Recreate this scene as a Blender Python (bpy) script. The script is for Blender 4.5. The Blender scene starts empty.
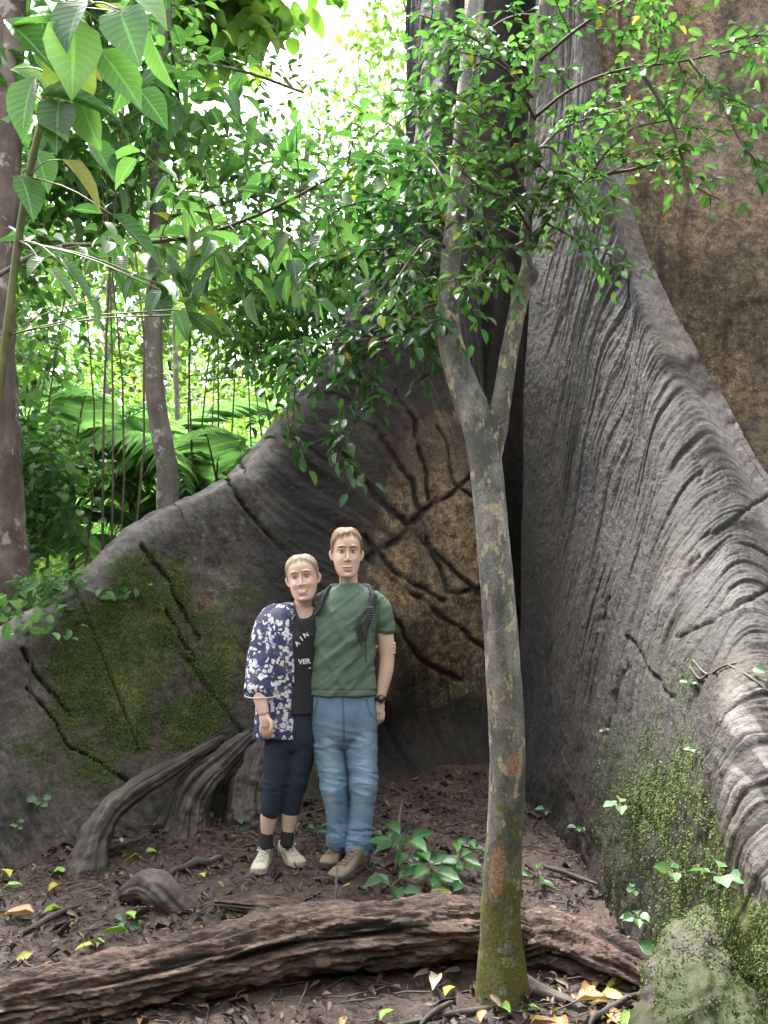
import bpy, math, random
import numpy as np
from mathutils import Vector
rng = np.random.default_rng(7)
random.seed(7)
scene = bpy.context.scene
C = scene.collection

# ------------------------------------------------------------------ camera
F = 850.0; CH = 1.55; TH = math.atan((571-512)/F)
cam_d = bpy.data.cameras.new('camera'); cam = bpy.data.objects.new('camera', cam_d); C.objects.link(cam)
cam.location = (0, 0, CH); cam.rotation_euler = (math.pi/2+TH, 0, 0)
cam_d.sensor_fit = 'VERTICAL'; cam_d.sensor_height = 24; cam_d.lens = 24*F/1024
cam_d.clip_start = .05; cam_d.clip_end = 900
scene.camera = cam
# ------------------------------------------------------------------ sky, sun, exposure
SUN_EL, SUN_AZ = 62, -25        # azimuth measured from +Y (ahead) towards -X
w = bpy.data.worlds.new('World'); scene.world = w; w.use_nodes = True
nt = w.node_tree; nt.nodes.clear()
sky = nt.nodes.new('ShaderNodeTexSky'); sky.sky_type = 'NISHITA'; sky.sun_disc = False
sky.sun_elevation = math.radians(SUN_EL); sky.sun_rotation = math.radians(SUN_AZ)
sky.air_density = 1.0; sky.dust_density = 4.0; sky.ozone_density = .6
hs = nt.nodes.new('ShaderNodeHueSaturation'); hs.inputs['Saturation'].default_value = .12
bg = nt.nodes.new('ShaderNodeBackground'); bg.inputs['Strength'].default_value = .15
ou = nt.nodes.new('ShaderNodeOutputWorld')
nt.links.new(sky.outputs[0], hs.inputs['Color']); nt.links.new(hs.outputs[0], bg.inputs[0]); nt.links.new(bg.outputs[0], ou.inputs[0])
sd = bpy.data.lights.new('sun', 'SUN'); sun = bpy.data.objects.new('sun', sd); C.objects.link(sun)
sd.energy = 3.0; sd.angle = math.radians(16); sd.color = (1, .96, .9)
el, az = math.radians(SUN_EL), math.radians(SUN_AZ)
sv = Vector((math.sin(az)*math.cos(el), math.cos(az)*math.cos(el), math.sin(el)))
sun.rotation_euler = sv.to_track_quat('Z', 'Y').to_euler(); sun.location = sv*40
vs = scene.view_settings; vs.view_transform = 'Standard'; vs.look = 'None'; vs.gamma = 1; vs.use_curve_mapping = False
vs.exposure = 2.75
scene.cycles.use_denoising = True
scene.cycles.max_bounces = 6; scene.cycles.diffuse_bounces = 3; scene.cycles.glossy_bounces = 2
scene.cycles.transmission_bounces = 4; scene.cycles.volume_bounces = 1; scene.cycles.transparent_max_bounces = 4
scene.cycles.caustics_reflective = False; scene.cycles.caustics_refractive = False
scene.cycles.use_adaptive_sampling = True; scene.cycles.adaptive_threshold = .02

# ------------------------------------------------------------------ helpers
def A(*v): return np.array(v, float)
def W(px, py, Y):
    """the point at depth Y seen in the photograph at px, py"""
    px = np.asarray(px, float); py = np.asarray(py, float); Y = np.asarray(Y, float)
    x = (px-384)/F; y = (512-py)/F
    dy = math.cos(TH)-y*math.sin(TH); dz = math.sin(TH)+y*math.cos(TH)
    t = Y/dy
    return np.stack(np.broadcast_arrays(x*t, Y, CH+dz*t), -1)
def proj(P):
    P = np.asarray(P, float); d = P-A(0, 0, CH)
    f = d[..., 1]*math.cos(TH)+d[..., 2]*math.sin(TH); u = -d[..., 1]*math.sin(TH)+d[..., 2]*math.cos(TH)
    return 384+F*d[..., 0]/f, 512-F*u/f
def hash3(i, j, k, s):
    h = (i*374761393+j*668265263+k*2147483647+s*974711) & 0xffffffff
    h = ((h ^ (h >> 13))*1274126177) & 0xffffffff
    h = ((h ^ (h >> 16))*2246822519) & 0xffffffff
    return ((h ^ (h >> 15)) & 0xffffff)/float(0xffffff)
def noise(P, s=0):
    P = np.asarray(P, float)
    if P.shape[-1] == 2: P = np.concatenate([P, np.zeros(P.shape[:-1]+(1,))], -1)
    I = np.floor(P).astype(np.int64); f = P-I; f = f*f*(3-2*f); r = 0
    for a in (0, 1):
        for b in (0, 1):
            for c in (0, 1):
                wgt = (f[..., 0] if a else 1-f[..., 0])*(f[..., 1] if b else 1-f[..., 1])*(f[..., 2] if c else 1-f[..., 2])
                r = r+wgt*hash3(I[..., 0]+a, I[..., 1]+b, I[..., 2]+c, s)
    return r*2-1
def fbm(P, o=4, s=0, g=.5):
    r = 0; a = 1; t = 0; P = np.asarray(P, float)
    for k in range(o):
        r = r+a*noise(P*2**k+k*17.3, s+k); t += a; a *= g
    return r/t
def sstep(a, b, x):
    t = np.clip((x-a)/(b-a), 0, 1); return t*t*(3-2*t)
def unit(v): return v/(np.linalg.norm(v, axis=-1, keepdims=True)+1e-9)
def catmull(P, n):
    """resample control points (first axis) to n rows"""
    P = np.asarray(P, float); m = len(P)
    E = np.concatenate([[2*P[0]-P[1]], P, [2*P[-1]-P[-2]]]); t = np.linspace(0, m-1, n)
    i = np.minimum(t.astype(int), m-2); f = (t-i).reshape((-1,)+(1,)*(P.ndim-1))
    a, b, c, d = E[i], E[i+1], E[i+2], E[i+3]
    return .5*((2*b)+(-a+c)*f+(2*a-5*b+4*c-d)*f*f+(-a+3*b-3*c+d)*f**3)

def mk(name, V, Fc, mat=None, parent=None, smooth=True, uv=None, attrs=None, cols=None, mi=None):
    """link verts and uniform faces as one mesh object; attrs: per vertex floats"""
    me = bpy.data.meshes.new(name); V = np.asarray(V, np.float32); Fc = np.asarray(Fc, np.int32)
    me.vertices.add(len(V)); me.vertices.foreach_set('co', V.ravel())
    k = Fc.shape[1]; me.loops.add(Fc.size); me.loops.foreach_set('vertex_index', Fc.ravel())
    me.polygons.add(len(Fc)); me.polygons.foreach_set('loop_start', np.arange(0, Fc.size, k, dtype=np.int32))
    me.polygons.foreach_set('loop_total', np.full(len(Fc), k, np.int32))
    if mi is not None: me.polygons.foreach_set('material_index', np.asarray(mi, np.int32))
    me.update(calc_edges=True)
    if smooth: me.polygons.foreach_set('use_smooth', np.ones(len(Fc), bool))
    if uv is not None:
        l = me.uv_layers.new(name='UVMap'); l.data.foreach_set('uv', np.asarray(uv, np.float32)[Fc.ravel()].ravel())
    for n, a in (attrs or {}).items():
        at = me.attributes.new(n, 'FLOAT', 'POINT'); at.data.foreach_set('value', np.asarray(a, np.float32).ravel())
    for n, a in (cols or {}).items():
        at = me.color_attributes.new(n, 'FLOAT_COLOR', 'POINT')
        at.data.foreach_set('color', np.concatenate([a, np.ones((len(a), 1))], 1).astype(np.float32).ravel())
    o = bpy.data.objects.new(name, me); C.objects.link(o)
    for m in (mat if isinstance(mat, (list, tuple)) else [mat]):
        if m: me.materials.append(m)
    if parent is not None: o.parent = parent
    return o
def reroot(o, p):
    """shift the origin of an object (mesh data only) to p"""
    p = Vector(p); me = o.data; co = np.empty(len(me.vertices)*3, np.float32); me.vertices.foreach_get('co', co)
    me.vertices.foreach_set('co', (co.reshape(-1, 3)-np.array(p, np.float32)).ravel()); me.update(); o.location = p
def tag(o, label, cat, group=None):
    o['label'] = label; o['category'] = cat
    if group: o['group'] = group
    return o
def thing(name, label, cat, loc=(0, 0, 0), group=None):
    o = bpy.data.objects.new(name, None); C.objects.link(o); o.location = loc; o.empty_display_size = .1
    return tag(o, label, cat, group)
def part(name, B, mat, t, **k):
    """B: builder in world coordinates; becomes a child of t"""
    o = B.build(name, mat, **k) if isinstance(B, MB) else B
    l = Vector(t.location); me = o.data; co = np.empty(len(me.vertices)*3, np.float32); me.vertices.foreach_get('co', co)
    me.vertices.foreach_set('co', (co.reshape(-1, 3)-np.array(l, np.float32)).ravel()); me.update(); o.parent = t
    return o
class MB:
    def __init__(s): s.V = []; s.F = []; s.U = []; s.T = []; s.n = 0
    def add(s, V, Fc, uv=None, var=0):
        V = np.asarray(V, float).reshape(-1, 3); Fc = np.asarray(Fc, int)
        s.V.append(V); s.F.append(Fc+s.n); s.n += len(V)
        s.U.append(np.zeros((len(V), 2)) if uv is None else uv); s.T.append(np.broadcast_to(np.asarray(var, float), (len(V),)).copy())
    def tube(s, P, R, n=8, var=0, uo=0, cap=True):
        P = np.asarray(P, float); R = np.broadcast_to(np.asarray(R, float), (len(P),)); m = len(P)
        T = unit(np.gradient(P, axis=0)); ref = A(0, 0, 1) if abs(T[0, 2]) < .9 else A(1, 0, 0)
        X = np.zeros_like(P); x = unit(np.cross(T[0], ref))
        for i in range(m):
            x = x-T[i]*np.dot(x, T[i]); x = x/(np.linalg.norm(x)+1e-9); X[i] = x
        Y = np.cross(T, X); a = np.arange(n)*2*math.pi/n
        V = P[:, None]+R[:, None, None]*(np.cos(a)[None, :, None]*X[:, None]+np.sin(a)[None, :, None]*Y[:, None])
        L = np.concatenate([[0], np.cumsum(np.linalg.norm(np.diff(P, axis=0), axis=1))])
        uv = np.stack(np.broadcast_arrays(np.abs(a/math.pi-1)[None]*R.mean()*3+uo, L[:, None]), -1).reshape(-1, 2)
        i, j = np.meshgrid(np.arange(m-1), np.arange(n), indexing='ij'); j2 = (j+1) % n
        Fc = np.stack([i*n+j, i*n+j2, (i+1)*n+j2, (i+1)*n+j], -1).reshape(-1, 4)
        if cap:
            c = np.concatenate([V.reshape(-1, 3), [P[0]-T[0]*R[0]*.2], [P[-1]+T[-1]*R[-1]*.4]]); k = m*n
            jj = np.arange(n); j2 = (jj+1) % n
            f1 = np.stack([np.full(n, k), j2, jj, np.full(n, k)], -1)[:, :4]; f2 = np.stack([np.full(n, k+1), (m-1)*n+jj, (m-1)*n+j2, np.full(n, k+1)], -1)
            V = c; uv = np.concatenate([uv, uv[:1], uv[-1:]]); f1[:, 3] = f1[:, 2]; f2[:, 3] = f2[:, 2]
            s.caps = getattr(s, 'caps', []); s.caps.append((f1[:, :3]+s.n, f2[:, :3]+s.n))
        s.add(V, Fc, uv, var)
    def build(s, name, mat=None, parent=None, smooth=True):
        V = np.concatenate(s.V); Fc = np.concatenate(s.F)
        if not hasattr(s, 'caps'):
            return mk(name, V, Fc, mat, parent, smooth, np.concatenate(s.U), {'var': np.concatenate(s.T)})
        Q = Fc; Tn = np.concatenate([x for c in s.caps for x in c])
        T2 = np.concatenate([Q[:, [0, 1, 2]], Q[:, [0, 2, 3]], Tn])
        return mk(name, V, T2, mat, parent, smooth, np.concatenate(s.U), {'var': np.concatenate(s.T)})

# leaves -----------------------------------------------------------
def leaf_template(rows, widths, fold=.16, droop=.25, wave=0.):
    V = []; U = []
    for t, h in zip(rows, widths):
        for s in (-1, 0, 1):
            V.append((s*h*.5, t, abs(s)*h*fold-droop*t*t+wave*math.sin(t*9)*abs(s)*h)); U.append((.5+s*.5, t))
    Fc = []
    for i in range(len(rows)-1):
        for j in (0, 1):
            a = i*3+j; Fc.append((a, a+1, a+4, a+3))
    return np.array(V), np.array(Fc), np.array(U)
LEAF_HI = leaf_template([0, .1, .25, .45, .65, .82, .93, 1], [.04, .42, .85, 1, .82, .45, .18, .0], wave=.03)
LEAF_OVAL = leaf_template([0, .12, .3, .55, .78, .92, 1], [.05, .6, .95, 1, .75, .35, .0], droop=.2)
LEAF_MID = leaf_template([0, .25, .6, 1], [.06, .85, .85, .0])
LEAF_LO = (np.array([(0, 0, 0), (.5, .45, .05), (0, 1, -.15), (-.5, .45, .05)]), np.array([(0, 1, 2, 3)]), np.array([(.5, 0), (1, .5), (.5, 1), (0, .5)]))
BLADE = leaf_template([0, .15, .5, .8, 1], [.4, 1, .85, .5, .0], fold=.25, droop=.3)
def leaves(B, P, D, N, L, Wd, tpl=LEAF_MID, var=None):
    """add leaves at points P, along D, facing N, lengths L, widths Wd"""
    P = np.asarray(P, float).reshape(-1, 3); n = len(P)
    if n == 0: return
    D = unit(np.broadcast_to(D, (n, 3))); X = unit(np.cross(D, np.broadcast_to(N, (n, 3)))); Z = np.cross(X, D)
    L = np.broadcast_to(L, (n,)); Wd = np.broadcast_to(Wd, (n,)); V0, F0, U0 = tpl
    V = P[:, None]+X[:, None]*(V0[None, :, 0]*Wd[:, None])[..., None]+D[:, None]*(V0[None, :, 1]*L[:, None])[..., None]+Z[:, None]*(V0[None, :, 2]*L[:, None])[..., None]
    k = len(V0); Fc = (F0[None]+np.arange(n)[:, None, None]*k).reshape(-1, 4)
    if var is None: var = rng.random(n)
    B.add(V.reshape(-1, 3), Fc, np.tile(U0, (n, 1)), np.repeat(var, k))
def rdir(n, zs=1.):
    v = rng.normal(size=(n, 3)); v[:, 2] *= zs; return unit(v)
def grow(wood, leaf, P, R, twig=.35, step=.12, sub=1, L=.07, ww=.5, tpl=LEAF_MID, lstep=.035, spread=.8, droop=.25, start=.2, rtw=.004, up=.2, jitter=.5, bias=(0, 0, 0)):
    """side twigs with alternate leaves along the polyline P"""
    P = np.asarray(P, float); seg = np.linalg.norm(np.diff(P, axis=0), axis=1); cum = np.concatenate([[0], np.cumsum(seg)]); tot = cum[-1]
    s = tot*start; sd = 1
    while s < tot:
        i = min(np.searchsorted(cum, s, side='right')-1, len(P)-2); p = P[i]+(P[i+1]-P[i])*(s-cum[i])/seg[i]
        t = unit(P[i+1]-P[i]); side = unit(np.cross(t, A(0, 0, 1))+rng.normal(size=3)*.25)*sd
        d = unit(t*.6+side*spread+A(0, 0, up)+np.array(bias)+rng.normal(size=3)*jitter*.5); ln = twig*rng.uniform(.6, 1.2)*(1-.35*s/tot)
        m = 6; Q = [p]; dd = d.copy()
        for k in range(m-1):
            dd = unit(dd+A(0, 0, -droop/m)+rng.normal(size=3)*.09); Q.append(Q[-1]+dd*ln/(m-1))
        Q = np.array(Q)
        if sub > 0:
            grow(wood, leaf, Q, rtw, twig*.55, step*.8, sub-1, L, ww, tpl, lstep, spread, droop, .25, rtw*.6, up*.5, jitter)
        wood.tube(Q, np.linspace(rtw, rtw*.4, m), 4, cap=False)
        nl = max(2, int(ln/lstep)); tt = np.linspace(.15, 1, nl); QQ = catmull(Q, nl*2)[(tt*(nl*2-1)).astype(int)]
        T = unit(np.gradient(QQ, axis=0)) if nl > 1 else np.tile(dd, (nl, 1))
        sg = np.where(np.arange(nl) % 2, 1, -1)[:, None]; S = unit(np.cross(T, A(0, 0, 1)))*sg
        D = unit(T*.7+S*.9+rng.normal(size=(nl, 3))*.25+A(0, 0, -.15)); D[-1] = T[-1]
        Nn = unit(A(0, 0, 1)+rng.normal(size=(nl, 3))*.35)
        leaves(leaf, QQ, D, Nn, L*rng.uniform(.65, 1.2, nl), L*ww*rng.uniform(.8, 1.15, nl), tpl)
        sd = -sd; s += step*rng.uniform(.6, 1.4)

# materials --------------------------------------------------------
class NB:
    def __init__(s, name):
        s.m = bpy.data.materials.new(name); s.m.use_nodes = True; s.t = s.m.node_tree; s.t.nodes.clear()
        s.out = s.t.nodes.new('ShaderNodeOutputMaterial')
    def n(s, typ, **k):
        nd = s.t.nodes.new('ShaderNode'+typ)
        for a, v in k.items(): setattr(nd, a, v)
        return nd
    def set(s, sock, v):
        if isinstance(v, bpy.types.NodeSocket): s.t.links.new(v, sock)
        elif isinstance(v, (tuple, list)) and sock.type == 'RGBA' and len(v) == 3: sock.default_value = (*v, 1)
        else: sock.default_value = v
    def attr(s, name): return s.n('Attribute', attribute_name=name).outputs['Fac']
    def math(s, op, a, b=0., c=0., clamp=False):
        nd = s.n('Math', operation=op, use_clamp=clamp); s.set(nd.inputs[0], a); s.set(nd.inputs[1], b); s.set(nd.inputs[2], c); return nd.outputs[0]
    def noise(s, vec, scale, detail=4, rough=.55, dist=0., out='Fac'):
        nd = s.n('TexNoise'); s.set(nd.inputs['Vector'], vec); nd.inputs['Scale'].default_value = scale
        nd.inputs['Detail'].default_value = detail; nd.inputs['Roughness'].default_value = rough; nd.inputs['Distortion'].default_value = dist; return nd.outputs[out]
    def ramp(s, fac, stops):
        nd = s.n('ValToRGB'); s.set(nd.inputs[0], fac); cr = nd.color_ramp
        while len(cr.elements) < len(stops): cr.elements.new(.5)
        for e, (p, c) in zip(cr.elements, stops):
            e.position = p; e.color = (*c, 1) if isinstance(c, tuple) else (c, c, c, 1)
        return nd.outputs[0]
    def mix(s, fac, a, b, mode='MIX'):
        nd = s.n('Mix', data_type='RGBA', blend_type=mode); s.set(nd.inputs['Factor'], fac); s.set(nd.inputs['A'], a); s.set(nd.inputs['B'], b); return nd.outputs['Result']
    def map(s, vec, scale=(1, 1, 1), loc=(0, 0, 0)):
        nd = s.n('Mapping'); s.set(nd.inputs[0], vec); nd.inputs['Scale'].default_value = scale; nd.inputs['Location'].default_value = loc; return nd.outputs[0]
    def bump(s, h, strength=.5, dist=.01, prev=None):
        nd = s.n('Bump'); nd.inputs['Strength'].default_value = strength; nd.inputs['Distance'].default_value = dist; s.set(nd.inputs['Height'], h)
        if prev is not None: s.set(nd.inputs['Normal'], prev)
        return nd.outputs[0]
    def bsdf(s, col, rough=.7, normal=None, **k):
        nd = s.n('BsdfPrincipled'); s.set(nd.inputs['Base Color'], col); s.set(nd.inputs['Roughness'], rough)
        if normal is not None: s.set(nd.inputs['Normal'], normal)
        for a, v in k.items(): s.set(nd.inputs[a.replace('_', ' ')], v)
        s.last = nd; return nd.outputs[0]
    def done(s, sh): s.t.links.new(sh, s.out.inputs[0]); return s.m
def mat_leaf(name, c0, c1, c2=None, rough=.42, trans=.4, veins=True, yellow=(.35, .30, .03)):
    b = NB(name); v = b.attr('var'); uvn = b.n('TexCoord').outputs['UV']
    col = b.ramp(v, [(0, c0), (.55, c1), (.965, c2 or c1), (1, yellow)])
    pos = b.n('NewGeometry').outputs['Position']
    col = b.mix(b.math('MULTIPLY', b.noise(pos, 9, 3), .5), col, tuple(x*.55 for x in c0))
    nrm = None
    if veins:
        sx = b.n('SeparateXYZ'); b.set(sx.inputs[0], uvn); d = b.math('ABSOLUTE', b.math('SUBTRACT', sx.outputs[0], .5))
        mid = b.math('LESS_THAN', d, .035)
        w = b.math('SINE', b.math('MULTIPLY', b.math('SUBTRACT', sx.outputs[1], b.math('MULTIPLY', d, .45)), 62.))
        sv_ = b.math('GREATER_THAN', w, .88)
        m = b.math('MAXIMUM', mid, b.math('MULTIPLY', sv_, .35))
        col = b.mix(b.math('MULTIPLY', m, .55), col, tuple(min(1, x*1.9+.03) for x in c1))
        nrm = b.bump(w, .25, .002)
    p = b.bsdf(col, rough, nrm, Specular_IOR_Level=.55)
    t = b.n('BsdfTranslucent'); b.set(t.inputs[0], b.mix(1., col, (1., 1.15, .6), 'MULTIPLY'))
    tc = b.n('Mix', data_type='RGBA', blend_type='MULTIPLY')
    mx = b.n('MixShader'); mx.inputs[0].default_value = trans; b.set(mx.inputs[1], p); b.set(mx.inputs[2], t.outputs[0])
    return b.done(mx.outputs[0])
def mat_bark(name, dark, mid, light, lichen=None, moss=None, uvs=(22, 4), scale=8, rough=.8, bumpd=.012, mossamt=.55, lichamt=.62):
    b = NB(name); tc = b.n('TexCoord'); uvv = tc.outputs['UV']; pos = b.n('NewGeometry').outputs['Position']
    g = b.noise(b.map(uvv, (uvs[0], uvs[1], 1)), 1, 6, .65, .4); n2 = b.noise(pos, scale, 6, .62)
    col = b.ramp(b.math('ADD', b.math('MULTIPLY', g, .5), b.math('MULTIPLY', n2, .5)), [(.3, dark), (.5, mid), (.68, light)])
    if lichen: col = b.mix(b.ramp(b.noise(pos, scale*.9, 5, .7), [(lichamt-.03, 0.), (lichamt+.03, 1.)]), col, lichen)
    if moss: col = b.mix(b.ramp(b.noise(pos, scale*.5, 6, .7), [(mossamt-.05, 0.), (mossamt+.08, 1.)]), col, b.ramp(b.noise(pos, 90, 3), [(.3, tuple(x*.5 for x in moss)), (.7, moss)]))
    nrm = b.bump(g, .7, bumpd); nrm = b.bump(b.noise(pos, scale*5, 5, .7), .5, bumpd*.5, nrm)
    return b.done(b.bsdf(col, rough, nrm))
# ------------------------------------------------------------------ ground
def hgt(x, y):
    P = np.stack(np.broadcast_arrays(np.asarray(x, float), np.asarray(y, float)), -1)
    near = sstep(25, 9, P[..., 1])
    h = .05*fbm(P*.9, 3, 3)+.028*fbm(P*4.5, 3, 5)+.012*fbm(P*16, 3, 8)
    feet = np.exp(-(((P[..., 0]+.4)/.7)**2+((P[..., 1]-4.35)/.28)**2)); h = h*(1-.75*feet)
    h = h*near+(1-near)*.5*fbm(P*.15, 3, 2)
    h = h+.05*sstep(.3, -.6, P[..., 0])*sstep(4.4, 5.2, P[..., 1])+.10*sstep(1.1, .2, np.abs(P[..., 0]-.75))*sstep(3.9, 5.6, P[..., 1])
    h = h+sstep(9, 60, P[..., 1])*2.5-.12*sstep(3.3, 2.4, P[..., 1])*sstep(.2, 1.3, P[..., 0])*0
    return h
def G(px, py, dz=0.):
    """ground point seen at px, py"""
    Y = F*CH/(np.asarray(py, float)-571)
    for _ in range(4):
        p = W(px, py, Y); z = hgt(p[..., 0], p[..., 1]); Y = F*(CH-z)/(np.asarray(py, float)-571)
    p = W(px, py, Y); p[..., 2] = hgt(p[..., 0], p[..., 1])+dz; return p
def far(a, b, n, r): return a+(b-a)*(np.linspace(0, 1, n)**r)
xs = np.concatenate([-far(2.6, 150, 60, 2.6)[::-1], np.linspace(-2.6, 2.6, 330)[1:-1], far(2.6, 150, 60, 2.6)])
ys = np.concatenate([-far(-1.6, 150, 30, 2.6)[::-1], np.linspace(1.6, 7, 340)[1:-1], far(7, 260, 80, 2.4)])
gx, gy = np.meshgrid(xs, ys, indexing='ij'); gz = hgt(gx, gy)
fine = sstep(9, 6.5, gy)*sstep(5, 2.6, np.abs(gx)); P2 = np.stack([gx, gy], -1)
gz = gz+fine*(.016*np.maximum(fbm(P2*26, 3, 31), 0)+.006*noise(P2*60, 4))
nx, ny = gx.shape; i, j = np.meshgrid(np.arange(nx-1), np.arange(ny-1), indexing='ij')
gf = np.stack([i*ny+j, (i+1)*ny+j, (i+1)*ny+j+1, i*ny+j+1], -1).reshape(-1, 4)
b = NB('wet_mud'); pos = b.n('NewGeometry').outputs['Position']
c = b.ramp(b.noise(pos, 3.2, 7, .68), [(.32, (.018, .011, .008)), (.5, (.05, .031, .024)), (.66, (.095, .063, .05))])
c = b.mix(b.ramp(b.noise(pos, 26, 5, .75), [(.5, 0.), (.62, .7)]), c, (.12, .082, .066))
c = b.mix(b.ramp(b.noise(pos, 60, 3, .6, out='Fac'), [(.6, 0.), (.68, .8)]), c, (.015, .01, .008))
gr = b.ramp(b.noise(pos, 5, 5, .6), [(.4, .38), (.6, .8)])
nn = b.bump(b.noise(pos, 14, 8, .75), .8, .03); nn = b.bump(b.noise(pos, 70, 5, .7), .7, .01, nn)
M_MUD = b.done(b.bsdf(c, gr, nn))
g = mk('ground', np.stack([gx, gy, gz], -1).reshape(-1, 3), gf, M_MUD); g['kind'] = 'structure'

# ------------------------------------------------------------------ the giant tree
def mat_kapok(name):
    b = NB(name); uvv = b.n('TexCoord').outputs['UV']; pos = b.n('NewGeometry').outputs['Position']
    rdg = b.attr('ridge'); moss = b.attr('moss'); lich = b.attr('lichen'); wet_and_shade = b.attr('wet_and_shade'); lt = b.attr('pale')
    g1 = b.noise(b.map(uvv, (26, 2.2, 1)), 1, 7, .7, .25)
    n1 = b.noise(pos, 2.3, 6, .65); n2 = b.noise(pos, 17, 6, .72); n3 = b.noise(pos, 70, 4, .7)
    f = b.math('ADD', b.math('MULTIPLY', n1, .30), b.math('ADD', b.math('MULTIPLY', n2, .35), b.math('MULTIPLY', g1, .35)))
    col = b.ramp(f, [(.38, (.012, .010, .010)), (.47, (.046, .040, .038)), (.55, (.105, .094, .092)), (.64, (.23, .218, .22))])
    col = b.mix(b.math('MULTIPLY', lt, b.math('MULTIPLY', n2, 1.1), clamp=True), col, (.42, .39, .385))
    # brown / ochre skin on the inner faces
    lc = b.ramp(b.math('ADD', b.math('MULTIPLY', n2, .6), b.math('MULTIPLY', n3, .4)), [(.38, (.04, .024, .015)), (.47, (.15, .095, .052)), (.56, (.33, .23, .13)), (.66, (.48, .38, .25))])
    col = b.mix(b.math('MULTIPLY', lich, b.ramp(n1, [(.3, .55), (.55, 1.)]), clamp=True), col, lc)
    alg = b.ramp(b.noise(pos, 1.1, 5, .62), [(.44, 0.), (.58, .75)])
    col = b.mix(alg, col, b.ramp(n2, [(.35, (.020, .018, .010)), (.55, (.062, .054, .030)), (.7, (.13, .11, .075))]))
    sp = b.ramp(b.noise(pos, 34, 4, .8), [(.60, 0.), (.66, .55)]); col = b.mix(b.math('MULTIPLY', sp, b.ramp(n1, [(.45, 0.), (.6, 1.)])), col, (.40, .39, .34))
    sp2 = b.ramp(b.noise(pos, 5.5, 6, .75), [(.56, 0.), (.62, .6)]); col = b.mix(sp2, col, b.ramp(n3, [(.4, (.06, .042, .03)), (.65, (.17, .125, .09))]))
    # moss
    mm = b.ramp(b.math('ADD', b.math('MULTIPLY', b.math('SUBTRACT', moss, .5), .55), b.math('ADD', b.math('MULTIPLY', n2, .6), b.math('MULTIPLY', n3, .4))), [(.47, 0.), (.60, 1.)])
    mc = b.ramp(b.math('ADD', b.math('MULTIPLY', n3, .6), b.math('MULTIPLY', n1, .4)), [(.38, (.018, .026, .007)), (.5, (.06, .078, .018)), (.62, (.15, .165, .05))])
    col = b.mix(b.math('MULTIPLY', mm, b.math('MINIMUM', b.math('MULTIPLY', moss, 2.2), 1.)), col, mc)
    # damp black stains, and shade painted into the right buttress recess and foot
    wm = b.ramp(b.math('ADD', wet_and_shade, b.math('MULTIPLY', b.math('SUBTRACT', n2, .5), 1.3)), [(.35, 0.), (.7, 1.)])
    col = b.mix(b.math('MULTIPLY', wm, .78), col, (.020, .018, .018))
    col = b.mix(b.ramp(rdg, [(.0, 0.), (.6, .92)]), col, (.014, .011, .009))
    nrm = b.bump(g1, .55, .018); nrm = b.bump(n2, .9, .03, nrm); nrm = b.bump(n3, .4, .008, nrm); nrm = b.bump(b.noise(pos, 190, 3, .7), .6, .004, nrm)
    rg = b.ramp(b.math('ADD', b.math('MULTIPLY', n2, .5), b.math('MULTIPLY', wet_and_shade, -.25)), [(.05, .6), (.4, .88)])
    return b.done(b.bsdf(col, rg, nrm, Specular_IOR_Level=.3))
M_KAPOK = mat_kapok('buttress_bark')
def at_rows(P, t):
    P = np.asarray(P, float); m = len(P); E = np.concatenate([[2*P[0]-P[1]], P, [2*P[-1]-P[-2]]])
    i = np.clip(t.astype(int), 0, m-2); f = (t-i).reshape((-1,)+(1,)*(P.ndim-1)); a, b_, c, d = E[i], E[i+1], E[i+2], E[i+3]
    return .5*((2*b_)+(-a+c)*f+(2*a-5*b_+4*c-d)*f*f+(-a+3*b_-3*c+d)*f**3)
def blob(px, py, cx, cy, rx, ry, rot=0):
    c, s = math.cos(rot), math.sin(rot); dx, dy = px-cx, py-cy
    return np.exp(-((dx*c+dy*s)/rx)**2-((-dx*s+dy*c)/ry)**2)
def seg(px, py, pts, w):
    d = np.full(px.shape, 1e9)
    for (x0, y0), (x1, y1) in zip(pts[:-1], pts[1:]):
        vx, vy = x1-x0, y1-y0; t = np.clip(((px-x0)*vx+(py-y0)*vy)/(vx*vx+vy*vy), 0, 1)
        d = np.minimum(d, np.hypot(px-x0-t*vx, py-y0-t*vy))
    return np.exp(-(d/w)**2)
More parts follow.
